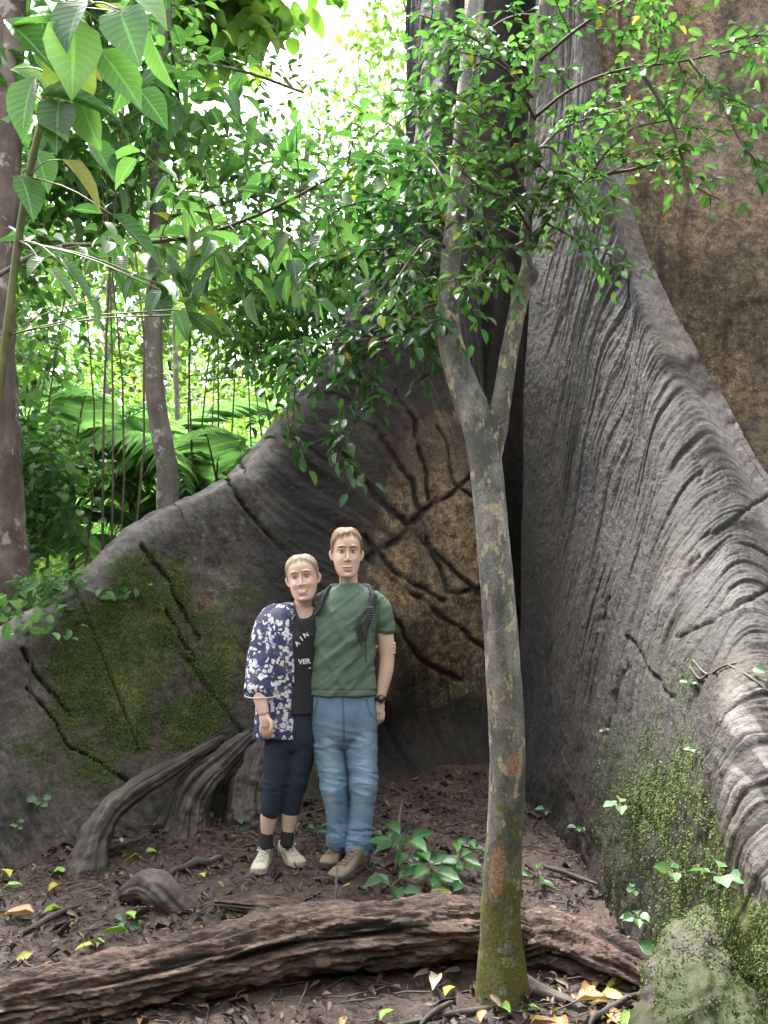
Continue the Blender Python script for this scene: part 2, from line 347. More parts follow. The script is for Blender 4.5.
def fin(name, ribs, r, nu, nv, surf, backdrop=.3, backdir=None, shear=None):
    """ribs: per rib K front points base..edge near the crest; closed over the crest and down the back"""
    R = np.array(ribs, float); m, K = R.shape[:2]
    tg = unit(np.gradient(R[:, -1], axis=0)*A(1, 1, 0))
    bk = np.stack([-tg[:, 1], tg[:, 0], tg[:, 0]*0], -1); bk = unit(bk)
    if backdir is not None: bk = np.tile(unit(np.array(backdir, float)), (m, 1))
    r = np.broadcast_to(r, (m,))[:, None]
    e = R[:, -1]; cr = e+bk*r+A(0, 0, 1)*r*.8; be = e+bk*2*r
    bm = be+bk*backdrop*.35; bm[:, 2] = be[:, 2]*.55; bb = be+bk*backdrop; bb[:, 2] = -.3
    Q = np.concatenate([R, cr[:, None], be[:, None], bm[:, None], bb[:, None]], 1)
    tv = np.concatenate([np.linspace(0, K-1, nv, endpoint=False), np.linspace(K-1, K+1, max(14, nv//12), endpoint=False), np.linspace(K+1, K+3, nv//10)])
    g_ = at_rows(np.swapaxes(Q, 0, 1), tv)                 # nv' , m, 3
    tu = np.linspace(0, m-1, nu); g_ = at_rows(np.swapaxes(g_, 0, 1), tu)   # nu, nv', 3
    du = np.gradient(g_, axis=0); dv = np.gradient(g_, axis=1); N = unit(np.cross(du, dv))
    k = nv//2
    if np.mean(N[:, :nv, 1]) > 0: N = -N; flip = True
    else: flip = False
    U = np.cumsum(np.linalg.norm(np.diff(g_[:, k], axis=0, prepend=g_[:1, k]), axis=-1))[:, None]+g_[..., 0]*0
    Vv = np.cumsum(np.linalg.norm(np.diff(g_, axis=1, prepend=g_[:, :1]), axis=-1), axis=1)
    if shear: U = U+shear(U, np.clip(tv/(K-1), 0, 1)[None])
    px, py = proj(g_); front = (np.arange(len(tv)) < nv+8)[None]+g_[..., 0]*0
    d, att = surf(g_, U, Vv, px, py, tv/(K-1))
    g_ = g_+N*d[..., None]
    a, b_ = g_.shape[:2]; i, j = np.meshgrid(np.arange(a-1), np.arange(b_-1), indexing='ij')
    Fc = np.stack([i*b_+j, (i+1)*b_+j, (i+1)*b_+j+1, i*b_+j+1], -1).reshape(-1, 4)
    if flip: Fc = Fc[:, ::-1]
    z = U*0
    full = {k_: (att.get(k_, z)+z).ravel() for k_ in ('ridge', 'moss', 'lichen', 'wet_and_shade', 'pale')}
    full['moss'] = full['moss']*1.
    o = mk(name, g_.reshape(-1, 3), Fc, M_KAPOK, None, True, np.stack([U, Vv], -1).reshape(-1, 2), full)
    o_grid[name] = o_grid.get(name, [])+[(g_, N, att.get('moss', z)+z, px, py)]
    return o
o_grid = {}
kapok = thing('kapok_tree', 'gigantic tree with tall grey flaring buttress roots towering behind the couple', 'tree', (1.5, 7.6, 0))
# --- left buttress
LC = [(-260, 770, 4.1), (-100, 684, 4.6), (0, 634, 5.0), (75, 590, 5.3), (150, 522, 5.6), (205, 493, 5.85), (262, 452, 6.1), (325, 376, 6.35), (362, 306, 6.5), (412, 215, 6.7), (446, 70, 6.85), (458, -200, 6.95)]
LB = [(-200, 965), (-60, 893), (60, 856), (150, 838), (228, 824), (288, 815), (345, 806), (398, 798), (436, 790), (468, 784), (494, 780), (515, 778)]
ribs = []
for (cx, cy, cY), (bx, by) in zip(LC, LB):
    Cc = W(cx, cy, cY); Bs = W(bx, by, F*CH/(by-571)); Cc[2] -= .10; R_ = []
    for t in (0, .08, .2, .38, .58, .8, 1.):
        hz = 1-(1-t)**2.1; hx = .5*t+.5*hz
        p = A(Bs[0]+(Cc[0]-Bs[0])*hx, Bs[1]+(Cc[1]-.08-Bs[1])*hz, -.15+(Cc[2]+.15)*t); R_.append(p)
    ribs.append(R_)
def s_left(g_, U, V, px, py, t):
    Q = np.stack([U, V], -1)
    warp = fbm(Q*A(.7, .6), 2, 11)*.15
    st = np.stack([(U+warp)*20, V*.9], -1); hi = sstep(240, 330, px)*sstep(.02, .25, t)
    ln = 1-np.abs(fbm(st, 3, 21, .6))*2
    inn = np.clip(blob(px, py, 445, 560, 85, 170)*1.4, 0, 1); hr = hi*(1-.85*inn)
    d = .05*fbm(g_*1.1, 3, 1)+.05*sstep(.2, .02, t)*fbm(g_*5, 4, 68)+.018*fbm(Q*5, 3, 2)+(.002+.012*hr)*ln+.004*fbm(Q*30, 2, 3)
    ck = np.abs(noise(np.stack([(U+warp*.6)*4.2, V*.45+3], -1), 9)); brk = noise(Q*A(3, 2.2), 14)
    crack = sstep(.075, .01, ck)*sstep(-.15, .25, brk)*sstep(.15, .35, t)
    # drawn cracks: the long dark seams of the inner wall
    w_ = 2.3; jx = px+7*fbm(g_*4, 2, 41)+1.2*noise(g_*24, 42); jy = py+7*fbm(g_*4, 2, 43)+1.2*noise(g_*24, 44)
    cs = np.maximum.reduce([seg(jx, jy, p, w_*k_) for p, k_ in [
        ([(375, 428), (410, 480), (420, 515), (490, 462)], 1.2), ([(330, 440), (380, 500), (425, 545), (490, 600)], 1.2), ([(420, 515), (400, 540), (372, 560)], 1.7),
        ([(395, 580), (440, 612), (500, 660)], 1.), ([(380, 610), (425, 655), (470, 680)], 1.), ([(440, 430), (455, 480), (500, 520)], .7),
        ([(430, 540), (445, 590), (500, 585)], 1.1), ([(365, 535), (400, 575), (445, 600)], 1.), ([(395, 395), (420, 440), (430, 500)], .9),
        ([(25, 650), (52, 690), (70, 715)], .9), ([(30, 690), (75, 745), (130, 780)], .7), ([(140, 545), (170, 590), (200, 640)], .9), ([(165, 610), (195, 660), (188, 660)], .8), ([(225, 475), (262, 530), (290, 560)], .8)]])
    cs = cs*(.45+.55*sstep(-.4, .0, fbm(g_*7, 2, 45)))
    crack = np.clip(crack*.55*(1-inn)+cs, 0, 1); d = d-.035*crack
    # hollow at the foot, near the recess
    hol = blob(px, py, 435, 725, 50, 62)*sstep(.0, .05, t); d = d-.42*hol
    d = d+.10*blob(px, py, 395, 640, 40, 40)*.3
    inner = blob(px, py, 445, 550, 80, 170)*1.7+blob(px, py, 415, 630, 60, 60)+.5*blob(px, py, 210, 640, 45, 60)+.45*blob(px, py, 90, 740, 60, 60)
    lich = np.clip(inner*1.2*(.75+.8*fbm(g_*3.5, 4, 51)), 0, 1)*sstep(-.4, .3, fbm(g_*3.1, 4, 52)+.22)
    moss = .95*blob(px, py, 100, 650, 55, 70, .3)+.95*blob(px, py, 175, 700, 70, 55)+.7*blob(px, py, 150, 590, 40, 50)+.5*blob(px, py, 60, 760, 90, 60)+.45*blob(px, py, 235, 620, 60, 70)
    moss = np.clip(moss*(.85+1.7*fbm(g_*3.5, 4, 61)), 0, 1)*(t < 1.02)
    wet_and_shade = np.clip(.12+.95*hi*sstep(580, 430, py)+.95*blob(px, py, 430, 730, 95, 65)+.8*blob(px, py, 300, 640, 60, 90)+.5*blob(px, py, 210, 790, 60, 40)+.55*blob(px, py, 330, 560, 50, 60)+.55*sstep(.1, 0, t)-.5*(inner > .85)*1., 0, 1)*.9
    pale = np.clip(.55*sstep(.93, 1., t)*(1+fbm(g_*4, 2, 5))+.4*blob(px, py, 60, 730, 90, 60)+.3*blob(px, py, 20, 660, 60, 50), 0, 1)
    return d, dict(ridge=crack*.9+.8*hr*sstep(.6, .1, ln), moss=moss, lichen=lich, wet_and_shade=wet_and_shade, pale=pale)
part('buttress', fin('buttress', ribs, np.array([.1]*8+[.12, .14, .2, .3]), 760, 420, s_left, shear=lambda U, t: -(.25+1.5*sstep(2.2, 4.2, U))*(1-t**1.6)), None, kapok)
# --- right buttress
RB = [[(512, 792, 6.0), (515, 720, 6.05), (518, 620, 6.1), (522, 470, 6.2), (530, 300, 6.35), (535, 110, 6.5), (540, -200, 6.7)],
      [(540, 818, 5.3), (545, 760, 5.3), (551, 650, 5.45), (562, 500, 5.65), (568, 330, 5.9), (570, 140, 6.2), (565, -200, 6.5)],
      [(575, 850, 4.72), (582, 770, 4.7), (588, 660, 4.85), (595, 530, 5.1), (600, 370, 5.5), (600, 220, 5.8), (582, 40, 6.2)],
      [(607, 900, 4.0), (613, 800, 4.05), (618, 690, 4.3), (624, 560, 4.7), (628, 430, 5.1), (625, 300, 5.5), (609, 165, 5.9)],
      [(643, 958, 3.42), (650, 850, 3.45), (655, 750, 3.7), (656, 620, 4.15), (655, 500, 4.6), (650, 380, 5.1), (641, 268, 5.6)],
      [(676, 1012, 3.0), (688, 900, 3.0), (696, 790, 3.1), (702, 690, 3.45), (708, 590, 3.9), (706, 480, 4.5), (699, 374, 5.1)],
      [(725, 1090, 2.54), (738, 960, 2.45), (742, 840, 2.55), (742, 730, 2.85), (752, 640, 3.4), (765, 570, 4.0), (768, 492, 4.6)],
      [(820, 1200, 2.1), (812, 1050, 2.0), (800, 910, 2.2), (805, 800, 2.6), (826, 720, 3.1), (845, 665, 3.6), (860, 610, 4.1)],
      [(980, 1300, 1.8), (960, 1120, 1.8), (940, 1000, 1.95), (935, 900, 2.3), (945, 830, 2.7), (960, 780, 3.1), (980, 740, 3.6)]]
def s_right(g_, U, V, px, py, t):
    Q = np.stack([U, V], -1); warp = fbm(Q*A(.7, .6), 2, 71)*.13
    st = np.stack([(U+warp)*21, V*.8], -1); ln = 1-np.abs(fbm(st, 3, 73, .62))*2
    st2 = np.stack([(U+warp)*5, V*.6], -1); l2 = 1-np.abs(fbm(st2, 2, 79))*2
    hi = sstep(.15, .4, t)*sstep(540, 580, px)*(1-.85*sstep(.86, .98, t)); low = 1-sstep(.2, .5, t)
    d = .045*fbm(g_*1.0, 3, 70)+.05*sstep(.25, .02, t)*fbm(g_*5, 4, 69)+(.0125*hi+.002)*ln+.009*hi*l2+.016*fbm(Q*5, 3, 72)*low+.004*fbm(Q*28, 2, 74)
    ck = np.abs(noise(np.stack([(U+warp)*4.5, V*.5], -1), 76)); brk = noise(Q*A(3, 2), 77)
    crack = sstep(.07, .01, ck)*sstep(-.1, .3, brk)*sstep(.12, .3, t)
    jx = px+6*fbm(g_*6, 3, 81)+2*noise(g_*30, 82); jy = py+6*fbm(g_*6, 3, 83)
    cs = np.maximum.reduce([seg(jx, jy, p, w_) for p, w_ in [([(768, 492), (735, 520), (700, 540)], 2.), ([(645, 810), (655, 830), (660, 845)], 4.), ([(632, 670), (618, 700), (608, 735)], 2.5),
        ([(700, 560), (680, 590), (665, 640)], 2.), ([(632, 640), (655, 670), (680, 700)], 2.), ([(610, 600), (605, 622), (604, 630)], 3.), ([(768, 588), (730, 610), (690, 640)], 2.)]])
    crack = np.clip(crack*.45+cs*.8, 0, 1); d = d-.02*crack
    # ring creases over the low ridge
    rg = sstep(715, 745, px)*sstep(640, 700, py)*(px < 900); rr = noise(np.stack([V*16+.6*noise(Q*4, 91), U*1.5], -1), 92)
    d = d+.008*rg*rr
    moss = .30*sstep(.5, .1, t)*sstep(560, 620, px)+.8*blob(px, py, 705, 830, 45, 90, -.35)+.8*blob(px, py, 740, 975, 80, 60)+.35*blob(px, py, 640, 820, 60, 110)+.5*blob(px, py, 690, 670, 20, 45)+.3*blob(px, py, 655, 520, 60, 90)+.4*blob(px, py, 690, 920, 50, 50)
    moss = np.clip(moss*(1+.8*fbm(g_*3, 3, 95)), 0, 1)*(t < 1.05)*(1-rg*.9*sstep(940, 860, py))
    wet_and_shade = np.clip((.60+.45*fbm(g_*A(2,2,1.2), 3, 66))*sstep(1.02, .9, t)*(1-.75*rg)+.7*sstep(600, 545, px)*sstep(200, 480, py)+.75*sstep(.32, .05, t)*sstep(700, 640, px)+.55*blob(px, py, 580, 880, 40, 120, .5)+.3*blob(px, py, 600, 620, 40, 100), 0, 1)  # recess side and foot are shade painted dark; the rest is damp bark
    pale = np.clip(.12*hi*sstep(590, 680, px)+.5*sstep(.88, 1, t)*sstep(600, 640, px)+.35*rg+.25*blob(px, py, 740, 600, 60, 70), 0, 1)
    lich = np.clip(.8*blob(px, py, 548, 380, 14, 180)+.25*blob(px, py, 640, 850, 60, 60), 0, 1)*sstep(-.3, .1, fbm(g_*4, 3, 98)+.2)
    return d, dict(ridge=np.clip(crack*.9+.85*hi*sstep(.55, .05, ln)+.45*rg*sstep(-.3, -.6, rr), 0, 1), moss=moss, wet_and_shade=wet_and_shade, pale=pale, lichen=lich)
def low(pt): return W(*pt)
rr_ = []
for rb in RB:
    q = [W(*p) for p in rb]; q[0][2] = min(q[0][2], -.12); q[-1][2] -= .06; rr_.append(q)
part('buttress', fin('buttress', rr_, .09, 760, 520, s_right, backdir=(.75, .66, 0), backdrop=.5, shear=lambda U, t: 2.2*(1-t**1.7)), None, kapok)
# --- brown wall: the buttress behind, on the right
rb3 = []
for X, Y in [(.9, 7.9), (1.5, 7.4), (2.3, 7.05), (3.2, 6.7), (4.2, 6.3), (5.4, 5.8)]:
    top = 11-1.1*(X-.9); rb3.append([A(X+.0, Y-.5*(1-t)**2*.9, -.2+(top+.2)*t) for t in (0, .1, .25, .45, .7, 1)])
def s_wall(g_, U, V, px, py, t):
    Q = np.stack([U, V], -1); st = np.stack([(U+.2*fbm(Q, 2, 5))*5, V*.5], -1)
    l = fbm(st, 4, 101); d = .09*fbm(Q*A(.9, .4), 3, 100)+.05*l+.015*fbm(Q*7, 3, 102)
    fl = noise(np.stack([U*1.6, V*.9], -1), 107); edge = sstep(.12, .02, np.abs(fl))
    d = d+.03*sstep(0, .1, fl)
    top = sstep(260, 120, py)*sstep(640, 690, px)
    return d, dict(lichen=np.clip(.78+.3*fbm(Q*2, 2, 103), 0, 1), wet_and_shade=np.clip(.5*sstep(.2, .5, fbm(g_*A(2.2, 2.2, .7), 3, 104))+.45*blob(px, py, 640, 240, 60, 120)+.1, 0, .8), ridge=.25*edge*sstep(.0, .4, noise(Q*3, 105))+.3*sstep(.25, .5, -l),
        moss=.35*blob(px, py, 790, 420, 70, 90)+.12, pale=np.clip(.75*blob(px, py, 655, 90, 60, 150)+.38+.3*fbm(Q*2.2, 3, 109), 0, 1))
part('buttress', fin('buttress', rb3, .3, 420, 560, s_wall, backdir=(.2, 1, 0)), None, kapok)
# --- trunk
def s_trunk(g_, U, V, px, py, t):
    Q = np.stack([U, V], -1); fl = fbm(np.stack([U*1.5, V*.08], -1), 3, 111); l = fbm(np.stack([U*9, V*.7], -1), 3, 112)
    fold = seg(px, py, [(468, -50), (462, 120), (470, 300), (478, 640)], 9)+seg(px, py, [(520, -50), (515, 120), (508, 330), (505, 640)], 10)
    bulge = seg(px, py, [(492, -50), (490, 200), (492, 620)], 14)+.8*seg(px, py, [(450, -50), (450, 250)], 9)
    d = .22*fl+.05*l+.015*fbm(Q*8, 3, 113)-.22*fold+.12*bulge
    dk = sstep(480, 400, py*0+px)
    return d, dict(lichen=np.clip(.75*blob(px, py, 492, 420, 26, 200)+.8*sstep(540, 600, px), 0, 1), wet_and_shade=np.clip(.85*fold+.62*sstep(610, 545, px)+.35*sstep(490, 460, px), 0, .98), ridge=.5*sstep(.3, .6, -l), pale=.3*bulge, moss=.1)
rb4 = []
for a_ in np.linspace(200, 345, 9):
    a = math.radians(a_); rb4.append([A(2.0+(1.28+.5*(1-t)**3)*math.cos(a), 8.15+(1.25+.35*(1-t)**3)*math.sin(a), -.3+15*t) for t in (0, .1, .22, .4, .65, 1)])
part('trunk', fin('trunk', rb4, .5, 380, 700, s_trunk, backdir=(0, 1, 0)), None, kapok)
# --- roots
M_ROOT = mat_bark('root_bark', (.014, .011, .010), (.05, .040, .036), (.16, .13, .12), None, (.07, .11, .02), (9, 3), 7, .7, .015, .66)
def lumpy(P, R, n=28, m=70, amp=.25, fs=5., seed=0, flat=1., ridges=0., var=0):
    """a knobbly tapering limb; returns a builder"""
    P = catmull(P, m); R = catmull(np.array(R, float)[:, None], m)[:, 0]; B = MB(); B.tube(P, np.maximum(R, .002), n)
    V = B.V[0]; ctr = np.concatenate([np.repeat(P, n, 0), P[:1], P[-1:]]); rad = V-ctr; rr = np.concatenate([np.repeat(R, n), R[:1], R[-1:]])
    a = np.tile(np.arange(n)*2*math.pi/n, m); L = B.U[0][:len(a), 1]
    k = 1+amp*fbm(V*fs, 4, seed)
    if ridges:
        rg = 1-2*np.abs(fbm(np.stack([np.cos(a)*3, np.sin(a)*3, L*2.], -1), 3, seed+3)); k[:len(a)] += ridges*rg
    V = ctr+rad*k[:, None]; V[:, 2] = ctr[:, 2]+(V[:, 2]-ctr[:, 2])*flat; B.V[0] = V
    return B
def rooty(pts, R, **k): return lumpy([W(*p) for p in pts], R, **k)
part('root', rooty([(222, 738, 5.4), (200, 752, 5.18), (160, 775, 4.97), (118, 803, 4.72), (95, 838, 4.58), (84, 880, 4.5), (70, 930, 4.42)], [.02, .03, .045, .055, .07, .09, .1], seed=3, ridges=.22, m=160, n=60, amp=.5, fs=9), M_ROOT, kapok)
part('root', rooty([(250, 735, 5.42), (225, 758, 5.28), (202, 780, 5.16), (188, 804, 5.1), (182, 850, 5.03)], [.03, .06, .085, .11, .14], n=150, m=220, seed=6, ridges=.30, amp=.3, fs=9), M_ROOT, kapok)
part('root', rooty([(285, 722, 5.7), (262, 752, 5.42), (252, 785, 5.26), (248, 840, 5.14)], [.04, .07, .09, .12], n=110, m=150, seed=9, ridges=.25, amp=.5, fs=9), M_ROOT, kapok)
b = lumpy([W(775, 860, 3.3), W(738, 925, 2.86), W(704, 975, 2.62), W(706, 1040, 2.42), W(730, 1150, 2.25)], [.06, .10, .135, .165, .17], n=120, m=220, seed=18, ridges=.10, amp=.42, fs=8)
M_ROOTM = mat_bark('mossy_root_bark', (.022, .017, .014), (.065, .052, .045), (.12, .10, .09), (.11, .09, .075), (.045, .06, .014), (6, 3), 9, .75, .03, .47, .6)
part('root', b, M_ROOTM, kapok); lump_V = b.V[0].copy()
# moss tufts growing on the buttresses
def moss_on(g_, N, mo, px, py, n, size):
    ok = (mo > .38) & (px > -40) & (px < 800) & (py > 300) & (py < 1060); idx = np.argwhere(ok)
    if len(idx) == 0: return None
    w_ = mo[ok]**2; s = idx[rng.choice(len(idx), n, p=w_/w_.sum())]; P = g_[s[:, 0], s[:, 1]]; Nn = N[s[:, 0], s[:, 1]]
    keep = (fbm(P*7, 3, 200)+.35) > rng.random(n)*.7-.1; P, Nn = P[keep], Nn[keep]; m = len(P); B = MB()
    D = unit(Nn*.55+rdir(m)*.7+A(0, 0, -.5)); leaves(B, P+rdir(m)*.006, D, Nn+rdir(m)*.4, size*rng.uniform(.5, 1.3, m), size*rng.uniform(.4, .9, m), LEAF_LO, rng.random(m)*.9)
    return B
M_MOSS = mat_leaf('moss_leaf', (.045, .065, .014), (.09, .13, .025), (.17, .20, .045), .8, .15, False)
gs = o_grid['buttress']
k_ = rng.integers(0, len(lump_V), 26000); P = lump_V[k_]; cc = lump_V.mean(0); ok = fbm(P*6, 3, 222)+.25*sstep(.75, .2, P[:, 2]) > .13; P = P[ok]; Nn = unit(P-A(cc[0], cc[1], 0)-A(0, 0, 1)*P[:, 2:3]*.6); B = MB(); m = len(P)
leaves(B, P+rdir(m)*.006, unit(Nn*.5+rdir(m)*.7+A(0, 0, -.4)), Nn+rdir(m)*.4, .009*rng.uniform(.5, 1.4, m), .007*rng.uniform(.5, 1.2, m), LEAF_LO, rng.random(m)*.9); moss_lump = B
part('moss', moss_lump, M_MOSS, kapok, smooth=False)['kind'] = 'stuff'
part('moss', moss_on(*gs[0], 42000, .013), M_MOSS, kapok, smooth=False)['kind'] = 'stuff'
part('moss', moss_on(*gs[1], 60000, .009), M_MOSS, kapok, smooth=False)['kind'] = 'stuff'
def gz_(x, y): return float(hgt(x, y))
def atg(px, Y, dz=0.):
    x = (px-384)/F*Y; return A(x, Y, gz_(x, Y)+dz)
# ------------------------------------------------------------------ young forked tree in front
M_YT = None
b = NB('young_tree_bark'); uvv = b.n('TexCoord').outputs['UV']; pos = b.n('NewGeometry').outputs['Position']
n1 = b.noise(b.map(pos, (1, 1, .45)), 13, 5, .6); n2 = b.noise(b.map(pos, (1, 1, .5), (3, 1, 7)), 24, 5, .65); n3 = b.noise(pos, 110, 4, .7)
c = b.ramp(b.math('ADD', b.math('MULTIPLY', n1, .6), b.math('MULTIPLY', n3, .4)), [(.38, (.045, .045, .042)), (.5, (.13, .125, .115)), (.62, (.25, .24, .22))])
c = b.mix(b.ramp(n2, [(.55, 0.), (.59, .9)]), c, b.ramp(n3, [(.4, (.30, .235, .14)), (.65, (.48, .42, .30))]))
c = b.mix(b.ramp(b.noise(b.map(pos, (1, 1, .6), (9, 2, 1)), 9, 4, .6), [(.56, 0.), (.6, .8)]), c, (.055, .06, .052))
sx = b.n('SeparateXYZ'); b.set(sx.inputs[0], pos)
lowm = b.ramp(b.math('MULTIPLY', sx.outputs[2], .5), [(.12, 1.), (.62, 0.)])
mz = b.ramp(b.math('ADD', b.math('MULTIPLY', lowm, .32), b.noise(pos, 19, 5, .7)), [(.70, 0.), (.80, 1.)])
c = b.mix(mz, c, b.ramp(n3, [(.35, (.05, .055, .012)), (.65, (.17, .17, .04))]))
scar = b.attr('var'); c = b.mix(b.ramp(scar, [(.2, 0.), (.6, 1.)]), c, b.ramp(n3, [(.35, (.13, .06, .035)), (.65, (.42, .26, .17))]))
nn = b.bump(n1, .5, .008); nn = b.bump(n2, .6, .006, nn); nn = b.bump(n3, .7, .004, nn)
M_YT = b.done(b.bsdf(c, .75, nn))
yt = thing('young_tree', 'slender young tree with a forked blotchy trunk growing between the camera and the giant roots', 'tree', tuple(atg(501, 3.2)))
TR = [(502, 1030, 3.2, 27), (501, 965, 3.2, 24.5), (501, 930, 3.18, 22.5), (504, 850, 3.12, 20.5), (507, 760, 3.06, 20), (503, 660, 3.0, 19.5), (496, 560, 2.99, 19), (489, 490, 3.0, 18.5), (480, 430, 3.01, 19), (462, 385, 3.02, 17), (449, 340, 3.03, 14.5), (449, 290, 3.04, 12), (456, 220, 3.06, 12), (464, 120, 3.1, 12), (472, 20, 3.15, 11.5), (478, -120, 3.25, 11), (486, -400, 3.4, 9)]
P = np.array([W(*p[:3]) for p in TR]); R = np.array([p[3]*.88*p[2]/F for p in TR])
def organic(P, R, n, m, seed, amp=.07, fs=9):
    P = catmull(P, m); R = catmull(R[:, None], m)[:, 0]; P = P+.006*np.stack([noise(P*3+9*k, seed+k) for k in range(3)], -1)
    B = MB(); B.tube(P, R, n); V = B.V[0]; c_ = np.concatenate([np.repeat(P, n, 0), P[:1], P[-1:]])
    k = 1+amp*fbm(V*fs, 4, seed)+amp*.5*fbm(V*fs*A(3.5, 3.5, 2), 3, seed+7); B.V[0] = c_+(V-c_)*k[:, None]; return B
B = organic(P, R, 40, 420, 31); V = B.V[0]
px, py = proj(V); nf = V[:, 1] < np.interp(py, [660, 760, 850, 930], [3.0, 3.06, 3.12, 3.18])
# flared foot, scars
ang = np.arctan2(V[:, 1]-3.2, V[:, 0]-W(502, 950, 3.2)[0]); fl = sstep(.28, -.02, V[:, 2]); c0 = A(W(501, 950, 3.2)[0], 3.2)
V[:, :2] = c0+(V[:, :2]-c0)*(1+fl[:, None]*(.03+.14*np.maximum(0, np.cos(ang*4+.6))[:, None]))*1
fork = seg(px, py, [(489, 440), (486, 405)], 10); 
B.T[0] = np.clip(blob(px, py, 497, 872, 7, 26, .1)*1.3+blob(px, py, 514, 765, 8, 13)*.9, 0, 1)*nf
B.V[0] = V
part('trunk', B, M_YT, yt)
BR = [(485, 470, 3.0, 12), (493, 435, 3.0, 12.5), (501, 400, 2.98, 10.5), (509, 350, 2.97, 9), (518, 305, 2.96, 8.5), (525, 280, 2.95, 8), (527, 262, 2.95, 5.5), (524, 238, 2.95, 4.5), (528, 200, 2.95, 4), (532, 120, 2.94, 3.5), (540, 20, 2.93, 3), (545, -60, 2.92, 2)]
part('branch', organic(np.array([W(*p[:3]) for p in BR]), np.array([p[3]*p[2]/F for p in BR]), 26, 220, 35, .12), M_YT, yt)
part('branch', organic(np.array([W(*p) for p in [(524, 285, 2.95), (532, 276, 2.94), (533, 268, 2.94)]]), np.array([.024, .02, .008]), 16, 24, 36, .2), M_YT, yt)
part('root', lumpy([atg(508, 3.22, .06), atg(540, 3.2, .03), atg(570, 3.14, .01), atg(600, 3.08, -.04)], [.05, .028, .02, .012], seed=5, ridges=.2), M_ROOT, yt)
# crown: thin arching boughs with many small leaves
M_LEAF_S = mat_leaf('small_leaf', (.04, .10, .035), (.08, .19, .06), (.15, .28, .09), .45, .42)
M_TWIG = mat_bark('twig_bark', (.03, .022, .016), (.08, .06, .045), (.16, .13, .10), None, None, (9, 3), 20, .8, .003)
wood, leaf = MB(), MB()
def px_path(pts): return catmull(np.array([W(*p) for p in pts]), 14)
wood.tube(px_path([(526, 262, 2.95), (545, 222, 2.9), (590, 180, 2.85), (640, 168, 2.8), (690, 150, 2.75)]), np.linspace(.011, .003, 14), 6)
boughs = [([(528, 200, 2.95), (505, 140, 2.88), (475, 110, 2.8), (440, 80, 2.75)], .9, .1), ([(530, 230, 2.95), (510, 200, 2.85), (485, 190, 2.8), (460, 170, 2.75)], .8, .1), ([(535, 120, 2.94), (515, 80, 2.85), (490, 60, 2.8), (450, 50, 2.75)], .9, .1), ([(530, 220, 2.95), (540, 190, 2.85), (560, 170, 2.8), (590, 190, 2.75)], .8, .1),
          ([(470, 60, 3.13), (490, 30, 3.0), (520, 15, 2.9), (560, 20, 2.85)], .9, .1), ([(458, 200, 3.05), (480, 215, 2.95), (500, 240, 2.9), (510, 280, 2.88)], .7, .1), ([(532, 150, 2.94), (555, 150, 2.85), (575, 200, 2.8), (600, 230, 2.75)], .8, .1),
          ([(526, 262, 2.95), (545, 222, 2.9), (590, 180, 2.85), (640, 168, 2.8), (690, 150, 2.75)], 1., .2),
          ([(532, 120, 2.94), (570, 90, 2.85), (620, 70, 2.75), (690, 60, 2.7), (768, 40, 2.65)], 1.1, .2), ([(540, 60, 2.93), (590, 20, 2.8), (650, -10, 2.7), (730, -20, 2.6)], 1.1, .2),
          ([(528, 215, 2.95), (500, 180, 2.9), (470, 150, 2.85), (440, 130, 2.8)], 1., .2), ([(535, 100, 2.94), (500, 60, 2.85), (460, 30, 2.8), (420, 15, 2.75)], 1.1, .25), ([(530, 160, 2.94), (560, 130, 3.1), (600, 115, 3.2), (650, 100, 3.3)], 1., .2),
          ([(545, 222, 2.9), (570, 235, 2.8), (600, 250, 2.7), (625, 262, 2.65)], .7, .2), ([(527, 240, 2.95), (490, 225, 3.0), (455, 230, 3.05), (420, 250, 3.1)], 1., .2), ([(528, 240, 2.95), (500, 255, 2.85), (480, 275, 2.8), (455, 290, 2.75)], .8, .3),
          ([(464, 120, 3.1), (440, 100, 3.0), (415, 110, 2.9), (390, 130, 2.8)], .8, .2), ([(690, 60, 2.7), (720, 100, 2.6), (740, 140, 2.55), (760, 165, 2.5)], .7, .1), ([(640, 70, 2.75), (670, 120, 2.7), (690, 180, 2.65), (720, 200, 2.6)], .5, .3),
          ([(590, 180, 2.85), (600, 160, 2.8), (630, 130, 2.75), (670, 120, 2.7)], .7, .1), ([(449, 250, 3.05), (430, 240, 2.95), (410, 260, 2.9), (390, 290, 2.85)], .8, .2)]
for p, k, st in boughs:
    q = px_path(p); wood.tube(q, np.linspace(.007, .0025, 14), 5)
    grow(wood, leaf, q, .006, .27*k, .068, 1, .047, .48, LEAF_OVAL, .028, .75, .35, st, .0026, .1, .6)
part('twigs', wood, M_TWIG, yt); part('foliage', leaf, M_LEAF_S, yt)

